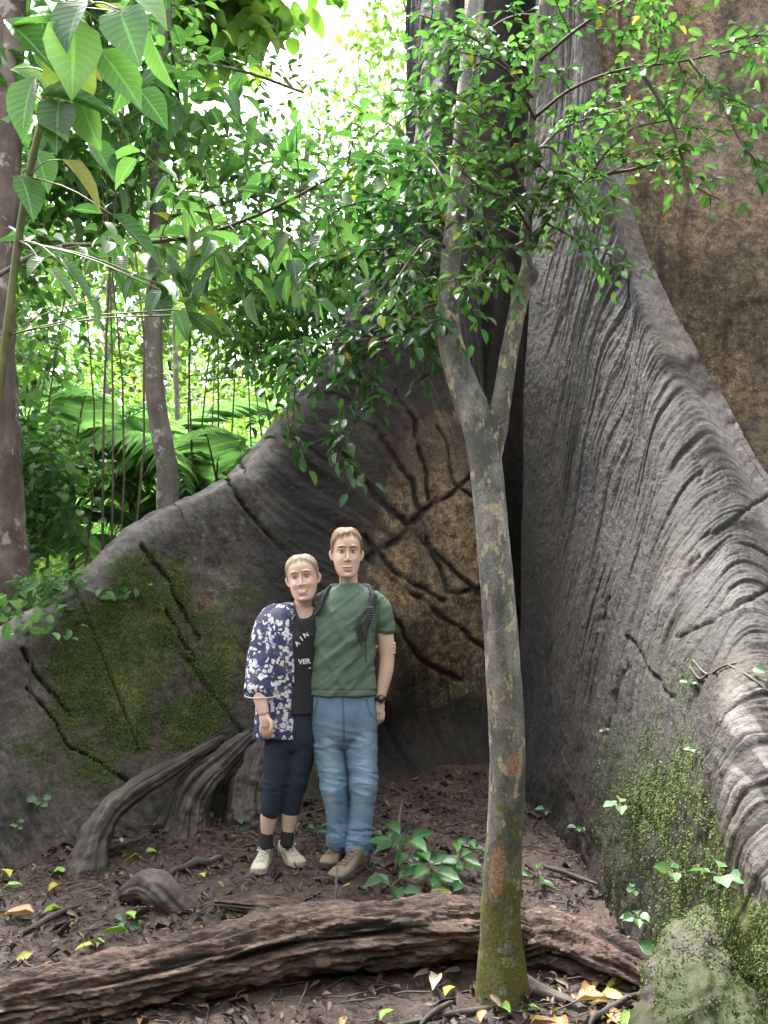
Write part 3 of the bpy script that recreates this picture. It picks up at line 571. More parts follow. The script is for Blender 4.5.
# ------------------------------------------------------------------ fallen log and wood on the ground
b = NB('rotten_wood'); uvv = b.n('TexCoord').outputs['UV']; pos = b.n('NewGeometry').outputs['Position']
g1 = b.noise(b.map(pos, (3.5, 16, 16)), 1.6, 7, .72, .6); g2 = b.noise(b.map(pos, (1, 3, 3)), 26, 5, .7); v = b.attr('var')
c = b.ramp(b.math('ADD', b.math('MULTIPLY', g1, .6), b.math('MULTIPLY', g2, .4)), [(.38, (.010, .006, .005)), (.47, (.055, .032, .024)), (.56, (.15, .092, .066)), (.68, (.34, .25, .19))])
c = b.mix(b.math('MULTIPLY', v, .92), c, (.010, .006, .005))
nn = b.bump(g1, .9, .03); nn = b.bump(g2, .8, .012, nn)
M_ROT = b.done(b.bsdf(c, .75, nn))
def log(pts, R, n, m, seed, flat, amp, step=.12):
    P = catmull(np.array(pts), m); R = catmull(np.array(R, float)[:, None], m)[:, 0]; B = MB(); B.tube(P, R, n); V = B.V[0]
    ctr = np.concatenate([np.repeat(P, n, 0), P[:1], P[-1:]]); a = np.concatenate([np.tile(np.arange(n)*2*math.pi/n, m), [0, 0]]); rad = V-ctr
    L = V[:, 0]; q = np.stack([L*2.2, np.cos(a)*1.3, np.sin(a)*1.3], -1)+seed
    k = 1+amp*fbm(q, 3, seed)+.10*(1-2*np.abs(fbm(np.stack([L*3, np.cos(a)*6, np.sin(a)*6], -1), 4, seed+2, .6)))
    lay = fbm(np.stack([L*4, np.cos(a)*9, np.sin(a)*9], -1), 3, seed+4); k = k+.10*np.sign(lay)*np.abs(lay)**.5
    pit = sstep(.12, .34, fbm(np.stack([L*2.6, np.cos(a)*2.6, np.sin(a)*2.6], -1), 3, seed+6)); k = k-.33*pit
    k = k+.11*fbm(V*22, 4, seed+8)+.08*np.round(2.2*fbm(np.stack([L*9, np.cos(a)*4.5, np.sin(a)*4.5], -1), 2, seed+9))
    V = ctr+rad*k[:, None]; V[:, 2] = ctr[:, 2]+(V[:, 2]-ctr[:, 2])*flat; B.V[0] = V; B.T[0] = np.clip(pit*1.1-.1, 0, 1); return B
lg = [atg(-260, 2.75, .04), atg(-120, 2.88, .05), atg(0, 3.0, .06), atg(110, 3.13, .07), atg(220, 3.26, .095), atg(300, 3.38, .125), atg(380, 3.46, .135), atg(450, 3.5, .125), atg(500, 3.52, .11), atg(545, 3.5, .07)]
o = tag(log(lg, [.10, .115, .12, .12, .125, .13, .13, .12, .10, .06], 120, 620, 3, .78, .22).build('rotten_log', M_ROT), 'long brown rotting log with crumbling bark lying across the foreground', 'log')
reroot(o, atg(220, 3.3))
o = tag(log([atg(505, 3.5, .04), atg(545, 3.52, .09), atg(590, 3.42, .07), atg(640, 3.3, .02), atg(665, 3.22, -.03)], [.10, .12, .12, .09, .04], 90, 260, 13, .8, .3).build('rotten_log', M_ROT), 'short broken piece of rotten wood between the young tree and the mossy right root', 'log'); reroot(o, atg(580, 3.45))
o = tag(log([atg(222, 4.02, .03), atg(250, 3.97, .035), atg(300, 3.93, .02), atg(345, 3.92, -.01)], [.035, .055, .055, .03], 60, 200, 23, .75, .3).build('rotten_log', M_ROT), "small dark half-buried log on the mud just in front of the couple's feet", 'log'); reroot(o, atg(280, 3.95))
o = tag(lumpy([atg(128, 4.15, -.01), atg(138, 4.12, .05), atg(155, 4.08, .085), atg(172, 4.02, .055), atg(190, 3.98, .0), atg(198, 3.95, -.04)], [.015, .05, .07, .065, .05, .02], n=60, m=120, seed=33, ridges=.25, amp=.3, fs=9).build('wood_stump', M_ROOT), 'dark knobbly arched stump of wood on the mud left of the couple', 'stump'); reroot(o, atg(160, 4.08))
STK = [((155, 828, .03), (205, 815, .06), .035, 'short grey piece of wood lying at the foot of the pale root'), ((170, 866, .01), (222, 857, .03), .018, 'thin black stick on the mud behind the knobbly stump'), ((226, 815, .05), (258, 832, .01), .012, 'pale bare stick leaning on the mud left of the woman'), ((95, 850, .01), (140, 838, .03), .012, 'thin brown stick at the foot of the left buttress'),
       ((545, 868, .05), (600, 880, .02), .012, 'slender grey stick right of the young tree foot'), ((335, 905, .02), (338, 880, .14), .005, 'thin upright twig standing beside the small buried log'), ((395, 870, .02), (402, 830, .2), .012, 'brown dead twig standing among the broad green seedlings'), ((475, 935, .02), (560, 960, .05), .014, 'peeling root-like stick right beside the young tree'), ((520, 985, .0), (400, 1010, .02), .010, 'brown curved stick in front of the young tree'),
       ((20, 925, .01), (80, 900, .02), .014, 'tan flat strip of wood at the left edge of the mud'), ((590, 1010, .01), (640, 985, .03), .012, 'orange brown stick among the yellow leaves'), ((420, 1015, .02), (455, 995, .03), .01, 'curled dry stick at the bottom middle')]
for (x0, y0, z0), (x1, y1, z1), r, lab in STK:
    p0, p1 = G(x0, y0, z0), G(x1, y1, z1); q = p0+(p1-p0)*np.linspace(0, 1, 9)[:, None]; q[:, 2] += .02*np.sin(np.linspace(0, 3, 9))*rng.uniform(-.3, 1); q += rng.normal(size=q.shape)*r*.35
    o = tag(lumpy(list(q), [r*.6, r, r*.9, r*.5], n=14, m=40, seed=int(x0), ridges=.2).build('fallen_stick', M_ROOT), lab, 'stick'); reroot(o, p0)

# leaf litter, twigs: uncountable
def mat_litter():
    b = NB('dead_leaf'); v = b.attr('var'); c = b.ramp(v, [(0, (.022, .012, .008)), (.35, (.06, .034, .02)), (.65, (.13, .07, .038)), (.85, (.24, .14, .06)), (.95, (.34, .22, .05)), (1, (.12, .2, .03))])
    pos = b.n('NewGeometry').outputs['Position']; c = b.mix(b.math('MULTIPLY', b.noise(pos, 60, 4, .7), .6), c, (.03, .02, .014)); return b.done(b.bsdf(c, .55))
M_LIT = mat_litter(); B = MB(); n = 30000
lx = rng.uniform(-3, 3.2, n); ly = rng.uniform(2.0, 6.3, n); dens = .25+.75*sstep(.2, 1., lx)*sstep(3.9, 3.1, ly)+.5*sstep(-.2, -1.2, lx)+.4*sstep(3.3, 2.7, ly)+.4*sstep(4.6, 5.2, ly)
k = (rng.random(n) < dens); lx, ly = lx[k], ly[k]; n = len(lx)
br = sstep(.3, .9, lx)*sstep(3.6, 3.0, ly)
sz = .008+.045*rng.random(n)**2.2*(1+.6*br*rng.random(n)); D = rdir(n, .35); Nn = unit(A(0, 0, 1)+rng.normal(size=(n, 3))*.45)
leaves(B, np.stack([lx, ly, hgt(lx, ly)+.012+.01*rng.random(n)], -1), D, Nn, sz, sz*rng.uniform(.3, .6, n), LEAF_MID, np.clip(rng.random(n)**1.6*.9+br*.7*rng.random(n), 0, .97))
n = 3200; lx = rng.uniform(-2.8, 1.5, n); ly = 2.1+4*rng.random(n)**1.2; k = rng.random(n) < .35+.65*sstep(.1, .8, lx)*sstep(3.8, 3.1, ly); lx, ly = lx[k], ly[k]; n = len(lx)
br = sstep(.2, .8, lx)*sstep(3.7, 3.0, ly); sz = rng.uniform(.035, .085, n)
leaves(B, np.stack([lx, ly, hgt(lx, ly)+.014+.012*rng.random(n)], -1), rdir(n, .25), unit(A(0, 0, 1)+rng.normal(size=(n, 3))*.35), sz, sz*rng.uniform(.3, .5, n), leaf_template([0, .2, .5, .8, 1], [.05, .8, 1, .5, 0], .3, .3, .08), np.clip(rng.random(n)**1.4*.8+br*.5*rng.random(n), 0, .97))
o = B.build('leaf_litter', M_LIT); o['kind'] = 'stuff'
B = MB()
for _ in range(2200):
    x, y = rng.uniform(-2.6, 1.6), rng.uniform(2.3, 5.8); a = rng.uniform(0, 6.28); l = rng.uniform(.03, .16); z = gz_(x, y)+.012
    q = A(x, y, z)+np.linspace(0, 1, 4)[:, None]*A(math.cos(a)*l, math.sin(a)*l, rng.uniform(-.005, .03)); q += rng.normal(size=q.shape)*.004
    B.tube(q, rng.uniform(.0012, .004), 4, cap=False)
o = B.build('twig_litter', M_ROOT); o['kind'] = 'stuff'
# distinct larger fallen leaves
def mat_flat(name, c, c2, rough=.5, trans=.15):
    return mat_leaf(name, c, c2, c2, rough, trans)
M_YEL = mat_flat('yellow_leaf', (.30, .27, .04), (.46, .42, .08)); M_GRN = mat_flat('fresh_leaf', (.09, .22, .03), (.22, .40, .06)); M_BRN = mat_flat('brown_leaf', (.22, .10, .035), (.42, .23, .10)); M_PAL = mat_flat('pale_leaf', (.4, .36, .26), (.5, .46, .34))
FL = [(10, 872, .11, 'y'), (5, 882, .08, 'g'), (52, 868, .1, 'g'), (60, 880, .1, 'y'), (105, 935, .10, 'g'), (128, 925, .11, 'g'), (135, 912, .09, 'g'), (95, 938, .08, 'y'), (35, 908, .14, 'b'), (48, 905, .12, 'b'), (60, 902, .09, 'g'), (33, 945, .09, 'y'), (140, 852, .08, 'g'), (145, 848, .07, 'g'), (165, 822, .09, 'y'), (195, 826, .07, 'y'), (118, 838, .08, 'p'), (212, 818, .08, 'g'), (238, 826, .07, 'g'), (250, 832, .06, 'y'), (205, 872, .06, 'y'), (268, 903, .06, 'g'), (220, 806, .05, 'y'),
      (352, 880, .05, 'y'), (368, 905, .05, 'b'), (437, 965, .1, 'p'), (445, 985, .08, 'y'), (380, 1008, .08, 'g'), (500, 995, .08, 'g'), (540, 998, .08, 'g'), (600, 985, .1, 'y'), (625, 972, .09, 'y'), (635, 985, .09, 'y'), (610, 968, .09, 'b'), (575, 990, .13, 'b'), (560, 1005, .12, 'b'), (618, 955, .08, 'b'), (645, 1000, .08, 'y'), (590, 975, .1, 'b'), (580, 1018, .09, 'g'), (632, 1002, .09, 'g'), (655, 995, .07, 'b'), (530, 1012, .09, 'b'), (570, 955, .06, 'y'), (605, 1000, .1, 'b'), (640, 965, .08, 'y'), (480, 1010, .07, 'b'), (290, 1015, .07, 'b'), (345, 1005, .06, 'b'), (75, 915, .06, 'b')]
tplm = {}
for k_, m_ in (('y', M_YEL), ('g', M_GRN), ('b', M_BRN), ('p', M_PAL)):
    B = MB(); leaves(B, [(0, 0, 0)], A(0, 1, .0), A(0, 0, 1), 1., .5, leaf_template([0, .1, .25, .45, .65, .82, .93, 1], [.03, .4, .85, 1, .8, .45, .18, .0], .22, .12, .05), np.array([.5])); o = B.build('fallen_leaf', m_); C.objects.unlink(o); tplm[k_] = o.data
cn = {'y': 'yellow', 'g': 'fresh green', 'b': 'orange brown', 'p': 'pale cream'}; names = {}
def region(x, y):
    if y > 940 and x > 520: return 'right of the young tree foot'
    if y > 940: return 'on mud in front of the long log'
    if x > 330: return "beside the man's boots"
    if x > 185: return "on mud near the woman's shoes"
    if y < 860: return 'at the foot of the left buttress'
    return 'on mud behind the log, left'
for x, y, s, k_ in FL:
    o = bpy.data.objects.new('fallen_leaf', tplm[k_]); C.objects.link(o); p = G(x, y, .02); o.location = p; o.scale = (s, s, s)
    o.rotation_euler = (rng.uniform(-.25, .35), rng.uniform(-.35, .35), rng.uniform(0, 6.28)); r_ = region(x, y); tag(o, f'{cn[k_]} fallen leaf {r_}', 'leaf', f'{cn[k_]} leaves fallen {r_}')
# ------------------------------------------------------------------ the forest behind, left
M_FAR = mat_leaf('far_leaf', (.08, .17, .03), (.17, .30, .06), (.30, .42, .10), .5, .5, False)
M_MIDL = mat_leaf('understory_leaf', (.04, .11, .03), (.095, .21, .055), (.17, .31, .09), .5, .45, False)
M_BIG = mat_leaf('broad_leaf', (.045, .115, .04), (.09, .205, .07), (.16, .29, .10), .36, .45)
M_PALM = mat_leaf('palm_leaf', (.10, .22, .09), (.19, .36, .16), (.30, .46, .24), .3, .5, False)
M_STEM = mat_bark('green_stem', (.05, .06, .02), (.12, .13, .045), (.22, .22, .09), None, None, (9, 3), 15, .6, .003)
M_TR1 = mat_bark('reddish_bark', (.03, .021, .017), (.10, .073, .06), (.22, .17, .15), (.34, .28, .26), (.06, .08, .03), (7, 1.5), 6, .8, .015, .62, .60)
M_TR2 = mat_bark('grey_bark', (.05, .042, .038), (.13, .11, .10), (.24, .21, .20), (.38, .34, .31), (.08, .11, .03), (10, 2), 8, .8, .008, .62, .60)
# left trunk
t1 = thing('forest_tree', 'reddish brown tree trunk cut by the left edge of the photo, with climbers on it', 'tree', (-2.6, 5.7, 0))
P = [W(x, y, Y) for x, y, Y in [(2, 700, 5.75), (4, 600, 5.7), (2, 500, 5.7), (-4, 380, 5.7), (-2, 250, 5.72), (5, 120, 5.75), (10, 0, 5.8), (14, -150, 5.85), (20, -400, 6.)]]; P[0][2] = -.3
part('trunk', lumpy(P, [.19, .16, .135, .12, .115, .105, .1, .095, .09], n=40, m=320, seed=51, amp=.22, ridges=.1, fs=4), M_TR1, t1)
bw, bl = MB(), MB(); q = px_path([(-15, 285, 5.4), (20, 262, 4.9), (60, 246, 4.6), (130, 244, 4.3), (200, 235, 4.15), (270, 210, 4.05), (330, 178, 4.0), (375, 150, 3.95)])
bw.tube(q, np.linspace(.016, .005, 14), 7)
grow(bw, bl, q, .006, .50, .13, 0, .19, .40, LEAF_HI, .085, .85, .5, .28, .004, .15, .7)
grow(bw, bl, q, .006, .45, .13, 0, .16, .40, LEAF_HI, .08, .85, .9, .45, .004, .25, .9)
for x0, y0, x1, y1 in [(270, 210, 300, 300), (300, 195, 345, 250), (230, 225, 255, 290), (200, 235, 215, 275), (330, 178, 395, 190), (375, 150, 430, 180), (150, 243, 150, 290), (150, 243, 190, 320), (200, 235, 140, 150), (300, 200, 270, 160)]:
    q = catmull(np.array([W(x0, y0, 4.08), W((x0+x1)/2+5, (y0+y1)/2-8, 4.0), W(x1, y1, 3.9)]), 8); bw.tube(q, .003, 4); grow(bw, bl, q, .003, .12, .07, 0, .18, .42, LEAF_HI, .07, .9, .8, .3, .002, 0, .8)
part('branch', bw, M_TWIG, t1); part('foliage', bl, M_BIG, t1)
# thin curved tree behind the crest
t2 = thing('forest_tree', 'thin straight grey tree with bare trunk rising behind the left buttress crest', 'tree', tuple(atg(168, 6.8)))
P = [W(x, y, Y) for x, y, Y in [(172, 640, 6.8), (168, 500, 6.8), (165, 455, 6.8), (156, 400, 6.8), (153, 340, 6.8), (157, 250, 6.8), (160, 150, 6.85), (163, 50, 6.9), (168, -100, 7), (175, -400, 7.3)]]; P[0][2] = -.2
part('trunk', lumpy(P, [.1, .088, .082, .078, .074, .07, .068, .064, .06, .05], n=24, m=300, seed=53, amp=.08, fs=3), M_TR2, t2)
bw, bl = MB(), MB()
for a in range(9):
    z = 4.5+a*.45; p = A(-1.77+.03*a, 6.9, z); d = A(math.cos(a*2.4), math.sin(a*2.4)*.8, .25); q = catmull(np.array([p, p+d*.7, p+d*1.5+A(0, 0, -.1)]), 10); bw.tube(q, .014, 5)
    grow(bw, bl, q, .01, .6, .2, 1, .11, .45, LEAF_MID, .06, .8, .4, .15, .004, .2)
part('branch', bw, M_TR2, t2); part('foliage', bl, M_MIDL, t2)
# big-leaved climber at top left
cl = thing('big_leaved_sapling', 'sapling with yellowish stem and very large drooping glossy leaves at top left', 'sapling', tuple(atg(-30, 3.9)))
bw, bl = MB(), MB(); st = px_path([(-40, 640, 3.9), (-5, 420, 3.85), (22, 215, 3.75), (42, 120, 3.7), (64, 58, 3.65), (92, -30, 3.6), (130, -150, 3.6)]); bw.tube(st, np.linspace(.022, .012, 14), 8)
ptl = [(64, 58, 18, 20), (60, 70, 28, 30), (50, 100, 110, 60), (60, 60, 150, 30), (40, 130, 5, 115), (30, 170, 70, 175), (45, 110, 90, 135), (64, 58, 100, 10), (80, 10, 150, 5), (40, 130, 60, 240), (30, 170, 120, 210)]
BL = [(65, 25, 30, 18, .21, .13), (35, 78, 12, 130, .24, .14), (62, 40, 130, 85, .26, .17), (60, 45, 88, 130, .28, .20), (95, 5, 160, 40, .26, .16), (85, 0, 50, 45, .26, .16), (40, 96, 128, 100, .36, .055), (10, 70, 75, 95, .26, .08), (10, 90, 30, 140, .20, .13), (35, 150, 60, 205, .21, .12), (62, 160, 112, 205, .25, .07), (112, 215, 165, 258, .28, .07),
      (130, 60, 120, 120, .22, .13), (100, 50, 150, 110, .24, .15), (150, 30, 165, 90, .22, .11), (60, 100, 50, 160, .24, .14), (80, 95, 95, 150, .2, .13), (5, 20, 60, 60, .26, .15), (20, 0, 60, -10, .3, .2), (110, -20, 190, 20, .3, .18), (70, 120, 120, 150, .2, .11), (90, 140, 130, 190, .2, .11), (20, 175, 45, 230, .2, .13), (40, 120, 70, 130, .2, .12), (140, 90, 180, 140, .2, .12), (120, 10, 140, 70, .27, .18), (75, 20, 70, 100, .3, .2), (45, 0, 95, 50, .3, .2),
      (160, 290, 135, 330, .13, .06), (160, 285, 160, 330, .13, .065), (175, 310, 195, 350, .13, .06), (185, 315, 178, 350, .13, .055), (60, 262, 105, 305, .25, .045), (45, 270, 90, 300, .22, .04), (95, 300, 100, 335, .14, .03)]
for x0, y0, x1, y1, L, wd in BL:
    y = rng.uniform(3.35, 3.85); p0 = W(x0, y0, y); p1 = W(x1, y1, y+rng.uniform(-.18, .12)); d = unit(p1-p0); nn_ = unit(A(rng.normal()*.35, -.55, .7)); leaves(bl, [p0], d, nn_, L*1.12, wd*1.15, LEAF_HI)
    s_ = st[np.argmin(np.linalg.norm(st-p0, axis=1))]; bw.tube(catmull(np.array([s_, (s_+p0)/2+A(0, 0, .03), p0]), 6), .0035, 4)
part('stem', bw, M_STEM, cl); part('foliage', bl, M_BIG, cl)
# leafy understory filling the left and the top
def shrub(cx, cy, Y, rx, rz, n, L, mat, label, group=None, name='shrub', tpl=LEAF_MID, wratio=.5, stems=2, ry=None, cat='shrub', droopy=.3, cl_=26):
    ctr = W(cx, cy, Y); t = thing(name, label, cat, (ctr[0], Y, gz_(ctr[0], Y)), group); bw, bl = MB(), MB(); ry = ry or rx
    base = A(ctr[0], Y, gz_(ctr[0], Y)-.05)
    c = ctr+rng.normal(size=(cl_, 3))*A(rx, ry, rz)*.55
    for k in range(cl_):
        m_ = (base+c[k])/2+A(0, 0, .12)+rng.normal(size=3)*A(.2, .2, .1); q = catmull(np.array([base, m_, c[k]]), 8)
        if k < stems: bw.tube(q, np.linspace(.014, .003, 8)*max(1, Y/8), 5)
    k = rng.integers(0, cl_, n); P = c[k]+rng.normal(size=(n, 3))*A(rx, ry, rz)*.24*(1+Y/60); D = unit(rdir(n)*A(1, 1, .5)+unit(P-c[k])*.6+A(0, 0, -droopy)); Nn = unit(A(0, 0, 1)+rng.normal(size=(n, 3))*.45)
    leaves(bl, P, D, Nn, L*rng.uniform(.5, 1.2, n), L*wratio*rng.uniform(.7, 1.1, n), tpl, np.clip(rng.random(n)*.55+.45*rng.random(cl_)[k], 0, .97))
    if stems: part('stem', bw, M_TWIG, t)
    part('foliage', bl, mat, t); return t
shrub(325, 275, 7.8, .8, .6, 2600, .11, M_MIDL, 'dark green bushy shrub with glossy leaves just above the left buttress crest', wratio=.5, stems=2)
shrub(385, 230, 8.2, .65, .9, 2600, .11, M_MIDL, 'dense dark leafy shrub hugging the trunk of the giant tree at centre', wratio=.5, stems=2)
shrub(290, 330, 7.5, .7, .5, 1500, .12, M_MIDL, 'loose mid green shrub behind the crest where it rises to the trunk', wratio=.5)
shrub(225, 165, 8.6, .7, .45, 900, .12, M_MIDL, 'airy dark foliage of small leaves against the white sky at top centre', wratio=.55, stems=3, name='understory_tree', cat='tree')
shrub(375, 120, 10.5, .8, .8, 600, .13, M_FAR, 'lacy pale tree crown reaching across the bright sky gap', wratio=.55, stems=3, name='understory_tree', cat='tree')
shrub(215, 10, 8, .55, .35, 420, .3, M_FAR, 'big soft leaves hanging from the top edge left of the sky gap', wratio=.6, stems=3, name='understory_tree', cat='tree', tpl=LEAF_OVAL)
shrub(400, 20, 9, .6, .7, 500, .13, M_FAR, 'fine leaved crown at the top edge against the dark trunk of the giant tree', wratio=.55, stems=3, name='understory_tree', cat='tree')
shrub(120, 60, 6.2, .75, .7, 900, .2, M_BIG, 'mass of large green leaves behind the big leaved sapling', wratio=.5, stems=4, tpl=LEAF_OVAL, name='understory_tree', cat='tree')
shrub(75, 190, 7, .5, .45, 700, .17, M_MIDL, 'leafy mid green bush behind the thin grey trunk at left', wratio=.45)
shrub(235, 280, 9, .7, .45, 600, .16, M_FAR, 'pale green bush with drooping leaves right of the thin grey trunk', wratio=.5)
shrub(40, 330, 8, .5, .5, 600, .14, M_MIDL, 'tangled green shrub beside the reddish trunk, above the palms', wratio=.5)
shrub(30, 480, 6.3, .35, .5, 1200, .085, M_MIDL, 'small leaved creeper mass at the foot of the reddish trunk', wratio=.8, tpl=LEAF_OVAL)
shrub(60, 600, 5.45, .35, .16, 500, .085, M_BIG, 'low bright green plants poking over the left end of the buttress crest', wratio=.6, tpl=LEAF_OVAL, stems=4)
shrub(25, 250, 6.6, .4, .9, 900, .12, M_MIDL, 'leafy climber beside the reddish trunk', wratio=.6, tpl=LEAF_OVAL)
# farther trees
names_far = [(-60, 18, 6.5), (20, 13, 4.2), (75, 21, 7.), (120, 15, 4.2), (165, 24, 7.6), (215, 17, 4.6), (265, 27, 8), (310, 18, 4.6), (350, 24, 6.8), (395, 15, 4.4), (430, 22, 7.4), (480, 30, 10)]
for px_, Y, H in names_far:
    yy = 571-F*(H*.55+hgt(0, Y)-CH)/Y
    shrub(px_, yy, Y, Y*.095, H*.36, 2600, .011*Y+.03, M_FAR, 'pale green tree in the bright forest behind', 'pale trees far behind on the left', name='forest_tree', tpl=LEAF_LO, wratio=.55, stems=1, cat='tree', cl_=34)
for px_, Y, H in [(-70, 40, 26), (20, 34, 22), (110, 42, 25), (170, 36, 14), (265, 48, 12), (350, 44, 12), (460, 46, 24), (560, 55, 30), (-200, 42, 30)]:
    x = (px_-384)/F*Y; t = thing('forest_tree', 'tall tree with bare trunk far back', 'tree', (x, Y, gz_(x, Y)), 'tall trees far back in the haze'); z0 = gz_(x, Y)
    bw = MB(); bw.tube(catmull(np.array([A(x, Y, z0-.3), A(x+rng.normal()*.4, Y, z0+H*.5), A(x+rng.normal()*.6, Y, z0+H*.95)]), 20), np.linspace(.38, .08, 20), 10)
    cl2 = 46; c = A(x, Y, z0+H*.66)+rng.normal(size=(cl2, 3))*A(2.6, 2.4, H*.17)
    for k in range(14): bw.tube(catmull(np.array([A(x, Y, min(c[k][2]-1, z0+H*.9)), (A(x, Y, c[k][2]-.3)+c[k])/2, c[k]]), 6), np.linspace(.1, .03, 6), 5)
    n = 4200; k = rng.integers(0, cl2, n); P = c[k]+rng.normal(size=(n, 3))*A(.7, .7, .5); bl = MB()
    leaves(bl, P, unit(rdir(n)+A(0, 0, -.3)), unit(A(0, 0, 1)+rng.normal(size=(n, 3))*.5), rng.uniform(.25, .5, n), rng.uniform(.15, .3, n), LEAF_LO, np.clip(rng.random(n)*.5+.5*rng.random(cl2)[k], 0, .97))
    part('trunk', bw, M_TR2, t); part('crown', bl, M_FAR, t)
for px_, Y, r, lab in [(178, 12, .05, 'very thin pale trunk just right of the thin grey tree'), (108, 14, .05, 'thin pale slanting stem left of the thin grey tree'), (300, 16, .09, 'slim pale trunk in the bright clearing above the crest')]:
    x = (px_-384)/F*Y; t = thing('sapling', lab, 'sapling', (x, Y, gz_(x, Y))); bw = MB(); q = catmull(np.array([A(x+.2, Y, gz_(x, Y)-.2), A(x, Y, 3.), A(x-.1, Y, 6.), A(x+.1, Y, 10.)]), 30); bw.tube(q, np.linspace(r, r*.6, 30), 8)
    bl = MB(); w2 = MB(); grow(bw, bl, q[8:], .01, .9, .6, 1, .18, .5, LEAF_MID, .12, .8, .3, .1, .006); part('trunk', bw, M_TR2, t); part('foliage', bl, M_FAR, t)
# undergrowth
n = 90000; y = 6.8+45*rng.random(n)**1.7; x = (rng.uniform(-260, 520, n)-384)/F*y; hh = np.maximum(.1, (.55+.035*y)*(1+1.1*fbm(np.stack([x, y], -1)*A(.7, .7)*2.2/(1+y[:, None]*.1), 3, 301))); keep = ~((x > -.3) & (y < 9.5)) & ~((x > -3) & (y < 7.)); x, y, hh = x[keep], y[keep], hh[keep]; n = len(x)
P = np.stack([x, y, hgt(x, y)+hh*rng.random(n)**.5], -1); L = .05+.012*y; B = MB()
leaves(B, P, unit(rdir(n)+A(0, 0, -.2)), unit(A(0, 0, 1)+rng.normal(size=(n, 3))*.5), L*rng.uniform(.6, 1.3, n), L*.5*rng.uniform(.6, 1.2, n), LEAF_LO, np.clip(.5+.7*fbm(P*.8, 2, 302)+.3*rng.normal(size=n)*.5, 0, .97))
o = B.build('undergrowth', M_FAR); o['kind'] = 'stuff'
# unseen forest wall added behind the camera, keeps low light out of the hollow
n = 26000; a_ = rng.uniform(math.radians(170), math.radians(385), n); r_ = rng.uniform(6, 10, n); x = r_*np.cos(a_)*1.1; y = .5+r_*np.sin(a_); zz = rng.random(n)*5.5
keep = ~((y > 1.5) & (x < 6.2)) & (fbm(np.stack([x, y, zz], -1)*.5, 2, 310) > -.28); P = np.stack([x, y, hgt(x, y)+zz], -1)[keep]; n = len(P); B = MB()
leaves(B, P, unit(rdir(n)+A(0, 0, -.3)), unit(A(0, 0, 1)+rng.normal(size=(n, 3))*.8), rng.uniform(.25, .6, n), rng.uniform(.15, .35, n), LEAF_LO)
o = B.build('unseen_forest_wall', M_MIDL); o['kind'] = 'stuff'
# palms
def frond(L, droop, nleaf, ll, seed, wd=.034):
    r_ = np.random.default_rng(seed); B = MB(); ra = MB(); t = np.linspace(0, 1, 24); el0 = 1.15; P = [A(0, 0, 0)]; 
    for k in range(1, 24):
        e = el0-droop*t[k]**1.1; P.append(P[-1]+A(math.cos(e), 0, math.sin(e))*L/23)
    P = np.array(P); ra.tube(P, np.linspace(.014, .003, 24), 6)
    tt = np.linspace(.18, 1., nleaf); Q = catmull(P, 200)[(tt*199).astype(int)]; T = unit(np.gradient(Q, axis=0)); Up = np.cross(T, A(0, 1, 0)); Up = -Up*np.sign(Up[:, 2:3]+1e-6)*-1
    for s in (-1, 1):
        lg = ll*np.sin(np.clip(tt*.86+.12, 0, 1)*math.pi)**.6*r_.uniform(.9, 1.08, nleaf); D = unit(T*.55+A(0, s, 0)*.9+Up*.18+A(0, 0, -.12)+r_.normal(size=(nleaf, 3))*.05)
        leaves(B, Q, D, Up+r_.normal(size=(nleaf, 3))*.12, lg, wd*r_.uniform(.8, 1.1, nleaf), BLADE, .3+.5*r_.random(nleaf))
    return ra, B
FR = []
for k, (L, dr, nl, ll) in enumerate([(2.3, 1.7, 38, .5), (2.0, 2.2, 34, .48), (1.7, 1.4, 30, .42), (2.4, 2.5, 40, .52)]):
    ra, B = frond(L, dr, nl, ll, 60+k); a = ra.build('rachis', M_STEM); b_ = B.build('frond', M_PALM); C.objects.unlink(a); C.objects.unlink(b_); FR.append((b_.data, a.data))
def palm(px_, Y, z, n, label, s=1., a0=0., stem=True):
    x = (px_-384)/F*Y; t = thing('palm', label, 'palm', (x, Y, gz_(x, Y)))
    B = MB(); B.tube(catmull(np.array([A(x, Y, gz_(x, Y)-.2), A(x+.03, Y, z*.5), A(x, Y, z+.05)]), 12), np.linspace(.06, .035, 12), 10); part('stem', B, M_STEM, t)
    for k in range(n):
        m = FR[(k*3+int(px_)) % 4]; o = bpy.data.objects.new('frond', m[0]); C.objects.link(o); o.parent = t; o.location = (0, 0, z-gz_(x, Y)); sc = s*rng.uniform(.8, 1.1); o.scale = (sc, sc, sc)
        o.rotation_euler = (rng.uniform(-.2, .2), rng.uniform(-.45, .35), a0+k*2.399+rng.uniform(-.2, .2)); r2 = bpy.data.objects.new('rachis', m[1]); C.objects.link(r2); r2.parent = o
    return t
palm(70, 8.6, 2.1, 12, 'feathery palm with drooping dark fronds right behind the left buttress crest', 1.05)
palm(15, 7.8, 1.5, 8, 'dark green palm low beside the reddish trunk at the left edge', .95, 1.)
palm(225, 8.8, 1.95, 12, 'palm with pale shining drooping fronds between the thin tree and the rising crest', 1.0, .5)
palm(130, 9.5, 2.3, 10, 'bright green palm with raised fronds behind the thin grey tree', 1.25, 2.)
palm(285, 10.5, 2., 8, 'small palm behind the crest in the bright clearing', 1., 1.4)
